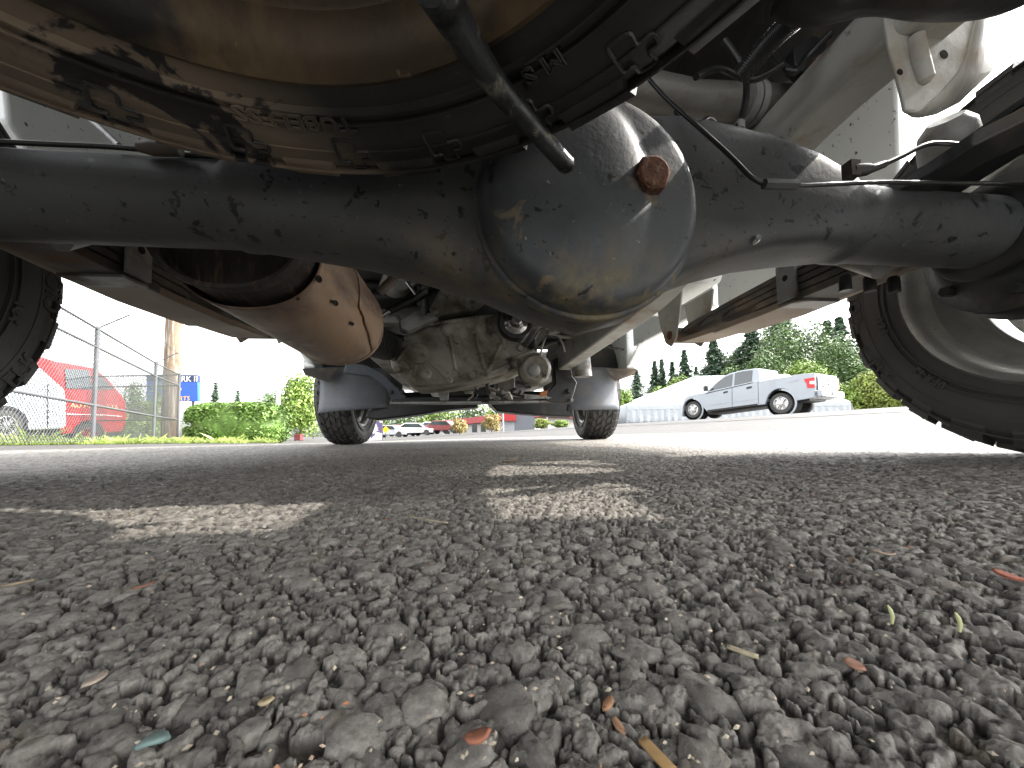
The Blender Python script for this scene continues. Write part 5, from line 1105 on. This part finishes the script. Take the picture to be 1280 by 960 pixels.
for px, pt, w, d, m, lb_ in [(574, 523, 26, 30, 'leaf_rusty', 'reddish-yellow round shrub in front of the red-roofed building, the left one'), (614, 517, 30, 28, 'leaf_rusty', 'reddish-yellow round shrub left of the white post'), (676, 523, 24, 30, 'leaf_yellow', 'low bright yellow-green shrub right of the grey building'), (700, 525, 22, 30, 'leaf_bright', 'low green shrub just left of the front right tyre')]:
    broadleaf('round_shrub', lb_, px, pt, w, d, m, 1700, 'shrubs along the far road', cat='shrub', clumps=10, leaf=.07)
for i, (px, pt, w) in enumerate([(470, 516, 46), (505, 508, 50), (535, 512, 44), (560, 500, 50), (590, 497, 44), (620, 500, 46), (655, 502, 40), (690, 507, 40), (715, 505, 40)]):
    nm = ['leftmost of the far trees under the crossmember, above the banner', 'far tree above the yellow sign', 'far tree left of the red-roofed building', 'far tree behind the left end of the red roof', 'far tree behind the middle of the red roof', 'far tree behind the white post', 'far tree behind the grey building', 'far tree right of the grey building', 'far tree just left of the front right mud flap'][i]
    broadleaf('far_tree', nm, px, pt, w, 85, ['leaf_bright', 'leaf_mid', 'leaf_bright'][i % 3], 1500, 'row of far trees seen under the pickup', clumps=12, leaf=.28)
mb = MB(); c = P(482, 537, 26); g_ = at_ground(482, 26); mb.prism([c + Vector((.24 * math.cos(q), 0, .24 * math.sin(q))) for q in [rad(90 * k) for k in range(4)]], (0, .02, 0)); ys = thing('yellow_warning_sign', 'small yellow diamond road sign on a thin post', 'road sign', Vector((c.x, c.y, g_.z))); obj('sign_plate', mb, mat('warning_yellow', (.85, .5, .02), .4), ys, local=False)
mb = MB(); mb.tube([(c.x, c.y + .03, g_.z - .1), (c.x, c.y + .03, c.z + .3)], .03, 8); obj('post', mb, M['fence'], ys, local=False)
bn = thing('banner_board', 'white and grey printed banner board standing left of the yellow sign', 'banner', P(467, 551, 17)); Mban = mat('banner_print', (.75, .74, .78), .5, 0, .05, 2, [((.12, .08, .18), 2.6, .5, .53, .5), ((.4, .36, .45), 5, .6, .63, .5)])
mb = MB(); mb.prism([P(454, 527, 17), P(478, 526, 17), P(477, 550, 17), P(455, 551, 17)], (0, .03, 0)); obj('printed_panel', mb, Mban, bn, local=False)
for px in (454, 478): a, b = P(px, 553, 17.05), P(px, 525.5, 17.05); mb = MB(); mb.tube([a, b], .02, 8); obj('banner_pole', mb, Mblk, bn, local=False)
mcol = [('white', (.75, .76, .78)), ('dull red', (.22, .05, .05)), ('blue', (.08, .14, .4)), ('silver', (.5, .52, .54)), ('dark', (.04, .04, .05))]
for i, (px, d, cn) in enumerate([(489, 44, 3), (506, 46, 1), (519, 44, 0), (531, 48, 2), (543, 46, 0), (556, 44, 1)]):
    p = P(px, 546.5 - (px - 489) * .085, d); c0_ = thing('parked_car', f'small {mcol[cn][0]} parked car in the far lot, ' + ['left of the others beneath the far trees', 'second along from the banner board', 'in the middle of the row', 'right of the middle of the row', 'last of the row by the red-roofed building', 'nearest by the red roof'][i], 'car', p, rad(random.uniform(-20, 20)), 'cars parked in the far lot')
    o = obj('body', MB().prism([(-2.1, -.85, .25), (2.1, -.85, .25), (2.15, -.85, .7), (1.2, -.85, .82), (.6, -.85, 1.35), (-1.1, -.85, 1.38), (-1.8, -.85, .9), (-2.15, -.85, .8)], (0, 1.7, 0)), mat('car_' + mcol[cn][0].replace(' ', '_'), mcol[cn][1], .25, 0, .05, 2, coat=.5), c0_, bevel=.08, bseg=2)
    obj('windows', MB().prism([(1.05, -.87, .85), (.55, -.87, 1.28), (-1.05, -.87, 1.31), (-1.6, -.87, .92)], (0, 1.74, 0)), M['glass'], c0_)
    for wx in (-1.3, 1.35):
        for sy in (-1, 1): obj('wheel', MB().lathe([(0, .0), (.2, .01), (.31, .01), (.33, -.05), (.33, -.2), (0, -.2)], Matrix.Translation((wx, sy * .88, .31)) @ Matrix.Rotation(rad(sy * 90), 4, 'Z'), 20), M['tyre'], c0_)
# ---- right-hand trees
CON = [(820, 455, 20, 60, 'slim conifer farthest left above the tent roof'), (829, 453, 16, 62, 'slim conifer second from the left above the tent'), (842, 456, 18, 60, 'narrow conifer left of the tallest one over the tent roof'), (858, 441, 26, 58, 'tallest pointed conifer over the left tent roof'), (872, 462, 12, 65, 'tiny far conifer between the tent ridge and the big trees'), (797, 466, 34, 55, 'conifer beside the white fender right of the front tyre'),
       (895, 424, 44, 48, 'dense conifer above the cab of the parked white pickup'), (944, 408, 56, 46, 'open-branched conifer above the rear window of the parked pickup'), (925, 440, 34, 52, 'short conifer between the two larger ones over the pickup cab'), (982, 385, 70, 46, 'tall open conifer rising behind the spring hanger'), (1040, 404, 44, 50, 'conifer left of the double-topped one, above the tailgate'), (1056, 400, 46, 54, 'dark conifer above the tailgate of the parked pickup'), (1085, 420, 56, 48, 'dark blue-green conifer beside the big right tyre'), (1112, 430, 60, 46, 'dark conifer farthest right behind the big tyre')]
for px, pt, w, d, lb_ in CON: conifer('conifer', lb_, px, pt - 4, w, d, 'leaf_dark', 'conifers beyond the road', n=30 if pt > 430 else 44, dens=1.3 if pt > 430 else 2.0)
DEC = [(908, 448, 56, 50, 'leaf_mid', 'mid green tree left of the dense conifer over the cab'), (935, 436, 60, 48, 'leaf_mid', 'mid green tree between the dense conifer and the open-branched one'), (962, 418, 66, 50, 'leaf_mid', 'rounded green tree right of the open-branched conifer'), (1110, 440, 80, 44, 'leaf_mid', 'tall green tree half hidden by the big right tyre'), (778, 487, 34, 30, 'leaf_bright', 'bright green bush beside the front right tyre'), (800, 500, 22, 34, 'leaf_bright', 'small bright bush at the left corner of the tent'), (822, 484, 30, 48, 'leaf_bright', 'light green tree showing over the left slope of the tent roof'), (850, 470, 40, 48, 'leaf_bright', 'light green tree below the tallest conifer'), (880, 472, 40, 46, 'leaf_yellow', 'yellow-green tree over the tent ridge'), (915, 455, 44, 44, 'leaf_mid', 'mid green tree over the roof of the parked pickup'), (985, 410, 74, 42, 'leaf_mid', 'big leafy green tree behind the bed of the parked pickup'), (1020, 408, 66, 44, 'leaf_mid', 'tallest leafy green tree, above the tailgate'), (960, 445, 56, 40, 'leaf_mid', 'leafy green tree directly behind the pickup cab'), (1052, 430, 64, 40, 'leaf_mid', 'leafy green tree between the tailgate and the big right tyre'), (1085, 455, 70, 38, 'leaf_mid', 'leafy tree close beside the tread of the big right tyre'), (1010, 460, 70, 36, 'leaf_bright', 'lighter green tree low behind the tailgate'),
       (1060, 480, 50, 30, 'leaf_bright', 'bright shrub right of the parked pickup'), (1092, 474, 56, 29, 'leaf_yellow', 'yellow-green shrub under the tread of the big right tyre'), (1125, 482, 50, 27, 'leaf_yellow', 'yellow-green shrub farthest right by the big tyre'), (1155, 470, 70, 30, 'leaf_mid', 'green shrub mostly hidden behind the big right tyre')]
for px, pt, w, d, m, lb_ in DEC: broadleaf('leafy_tree', lb_, px, pt - (9 if w > 50 else 0), w, d, m, 6000 if w > 50 else 3000, 'leafy trees and bushes beyond the road', clumps=26 if w > 50 else 14, leaf=.045 + d * .0024, cat='tree')
# ---- overhead cables
Mc = mat('cable_grey', (.10, .09, .09), .6)
for a, b, lb_ in [((700, 480, 38), (1180, 352, 26), 'lowest thin overhead cable crossing above the tent and pickup'), ((880, 458, 38), (1180, 366, 24), 'pair of overhead cables above the conifers, the lower one'), ((880, 448, 38), (1180, 351, 24), 'pair of overhead cables above the conifers, the upper one')]:
    pa, pb = P(*a), P(*b); pts = [pa.lerp(pb, i / 14) - UP * (.5 * math.sin(math.pi * i / 14)) for i in range(15)]; mb = MB(); mb.tube(pts, .014, 6); tag(obj('overhead_cable', mb, Mc), lb_, 'cable', 'overhead cables across the road')
# ---- bits lying on the asphalt
def bit(name, label, cat, px, py, L, Wd, ang, col, lift=.004, curl=.3, n=6, shape='leaf', group='litter on the asphalt'):
    col = tuple(c * .62 + .03 for c in col); L *= .85; Wd *= .8; lift *= .6
    p = PG(px, py, lift); rows = []
    for i in range(n + 1):
        t = i / n - .5; w_ = Wd / 2 * ((1 - (2 * abs(t)) ** 2) ** .6 if shape == 'leaf' else (1 - .25 * abs(t))) + 1e-5
        rows.append([Vector((t * L, s * w_, curl * L * (t * t) * (1 if s else .7) + (.15 * w_ if s else 0))) for s in (-1, 0, 1)])
    mb = MB(); mb.grid(rows); Mr = Matrix.Rotation(rad(ang), 4, 'Z') @ Matrix.Rotation(rad(random.uniform(-12, 12)), 4, 'X') @ Matrix.Rotation(rad(-8), 4, 'Y'); mb.v = [Mr @ v for v in mb.v]
    o = obj(name, mb, mat(name + '_colour', col, .75, 0, .25, 120, [(tuple(c * .5 for c in col), 260, .55, .65)]), sharp=60, solid=max(.0006, Wd * .12)); o.location = p; tag(o, label, cat, group); return o
bit('dry_leaf', 'flat tan dry leaf lying in the shade beyond the sunlit patches', 'leaf', 637, 577, .030, .016, 5, (.30, .17, .07), .004, .2)
bit('wood_splinter', 'orange-tan wood splinter at the bottom edge, right of the middle', 'splinter', 822, 945, .0075, .0022, 118, (.42, .24, .07), .004, .1, shape='bar')
bit('wood_splinter', 'pale straw splinter right of centre, nearer than the green sprouts', 'splinter', 928, 815, .0075, .0018, 150, (.42, .36, .22), .005, .05, shape='bar')
bit('dry_leaf', 'curled rusty orange leaf scrap low in the middle', 'leaf', 597, 922, .0055, .0035, 10, (.36, .11, .04), .004, .8)
bit('wood_chip', 'small orange-brown chip right of the curled leaf scrap', 'wood chip', 760, 880, .0045, .002, 50, (.38, .18, .07), .005, .3)
bit('wood_chip', 'narrow brown chip just below the orange-brown one', 'wood chip', 773, 907, .0042, .0015, 110, (.36, .18, .08), .005, .3)
bit('pale_pebble_shard', 'pale cream shard standing among the pebbles on the left', 'shard', 119, 850, .0055, .0035, 80, (.42, .34, .26), .006, .4)
bit('pale_pebble_shard', 'round yellowish grain right of the cream shard', 'shard', 333, 877, .0032, .003, 20, (.45, .36, .20), .006, .6)
bit('green_pebble', 'small turquoise-grey pebble near the lower left', 'pebble', 190, 925, .006, .004, 15, (.16, .26, .24), .006, -.6)
bit('dry_leaf', 'reddish brown leaf scrap in the shade left of centre', 'leaf', 180, 733, .007, .004, 40, (.25, .09, .04), .005, .6)
bit('dry_leaf', 'bright rust-red leaf scrap near the right edge', 'leaf', 1262, 722, .010, .006, 100, (.42, .10, .04), .006, .6)
bit('wood_chip', 'light chip with a bent end right of centre', 'wood chip', 1103, 692, .010, .004, 160, (.42, .30, .2), .005, .5)
bit('wood_chip', 'flat tan chip lying left of the cream shard', 'wood chip', 22, 730, .012, .004, 10, (.35, .26, .15), .005, .2)
bit('wood_chip', 'pinkish chip beside the dark stone at the lower right', 'wood chip', 1068, 831, .0045, .003, 120, (.42, .2, .12), .006, .4)
bit('dry_twig', 'thin straw-coloured twig below the left sunlit patch', 'twig', 535, 650, .030, .0022, 170, (.36, .30, .2), .005, .05, shape='bar')
for px, py, lb_ in ((1115, 772, 'tiny pale green sprout standing up on the right'), (1200, 782, 'tiny pale sprout standing up nearest the right edge')):
    p = PG(px, py + 8, .001); mb = MB(); mb.tube([p, p + Vector((.0003, 0, .002)), p + Vector((.0001, .0002, .0035)), p + Vector((-.0004, .0004, .0048))], [.0003, .0005, .0005, .0002], 6); tag(obj('green_sprout', mb, mat('sprout', (.42, .44, .22), .6)), lb_, 'sprout', 'litter on the asphalt')
vs_, fs_ = [], []
gmb = MB()
for k in range(900):                                             # pale grit scattered over the aggregate
    y = .06 + random.random() ** 2 * 1.4; x = random.uniform(-1, 1) * y * 1.25; s_ = random.uniform(.0003, .0008) * (1 + 1.2 * y); c = Vector((x, y, .0006 + random.random() * .001))
    a_ = random.random() * 6.28; u_ = Vector((math.cos(a_), math.sin(a_), random.uniform(-.3, .3))) * s_; v_ = Vector((-math.sin(a_), math.cos(a_), 0)) * s_ * .6; w_ = Vector((0, 0, s_ * .6))
    gmb.add([c + u_, c + v_, c - u_, c - v_, c + w_, c - w_], [(0, 1, 4), (1, 2, 4), (2, 3, 4), (3, 0, 4), (1, 0, 5), (2, 1, 5), (3, 2, 5), (0, 3, 5)])
gm = mat('grit', (.36, .31, .24), .75, 0, .6, 30, [((.30, .13, .06), 45, .58, .62)])
tag(obj('grit', gmb, gm, sharp=0, recalc=False), 'fine pale and tan grit scattered over the asphalt pebbles', 'grit', kind='stuff')
print('SCENE OK', len(bpy.data.objects))
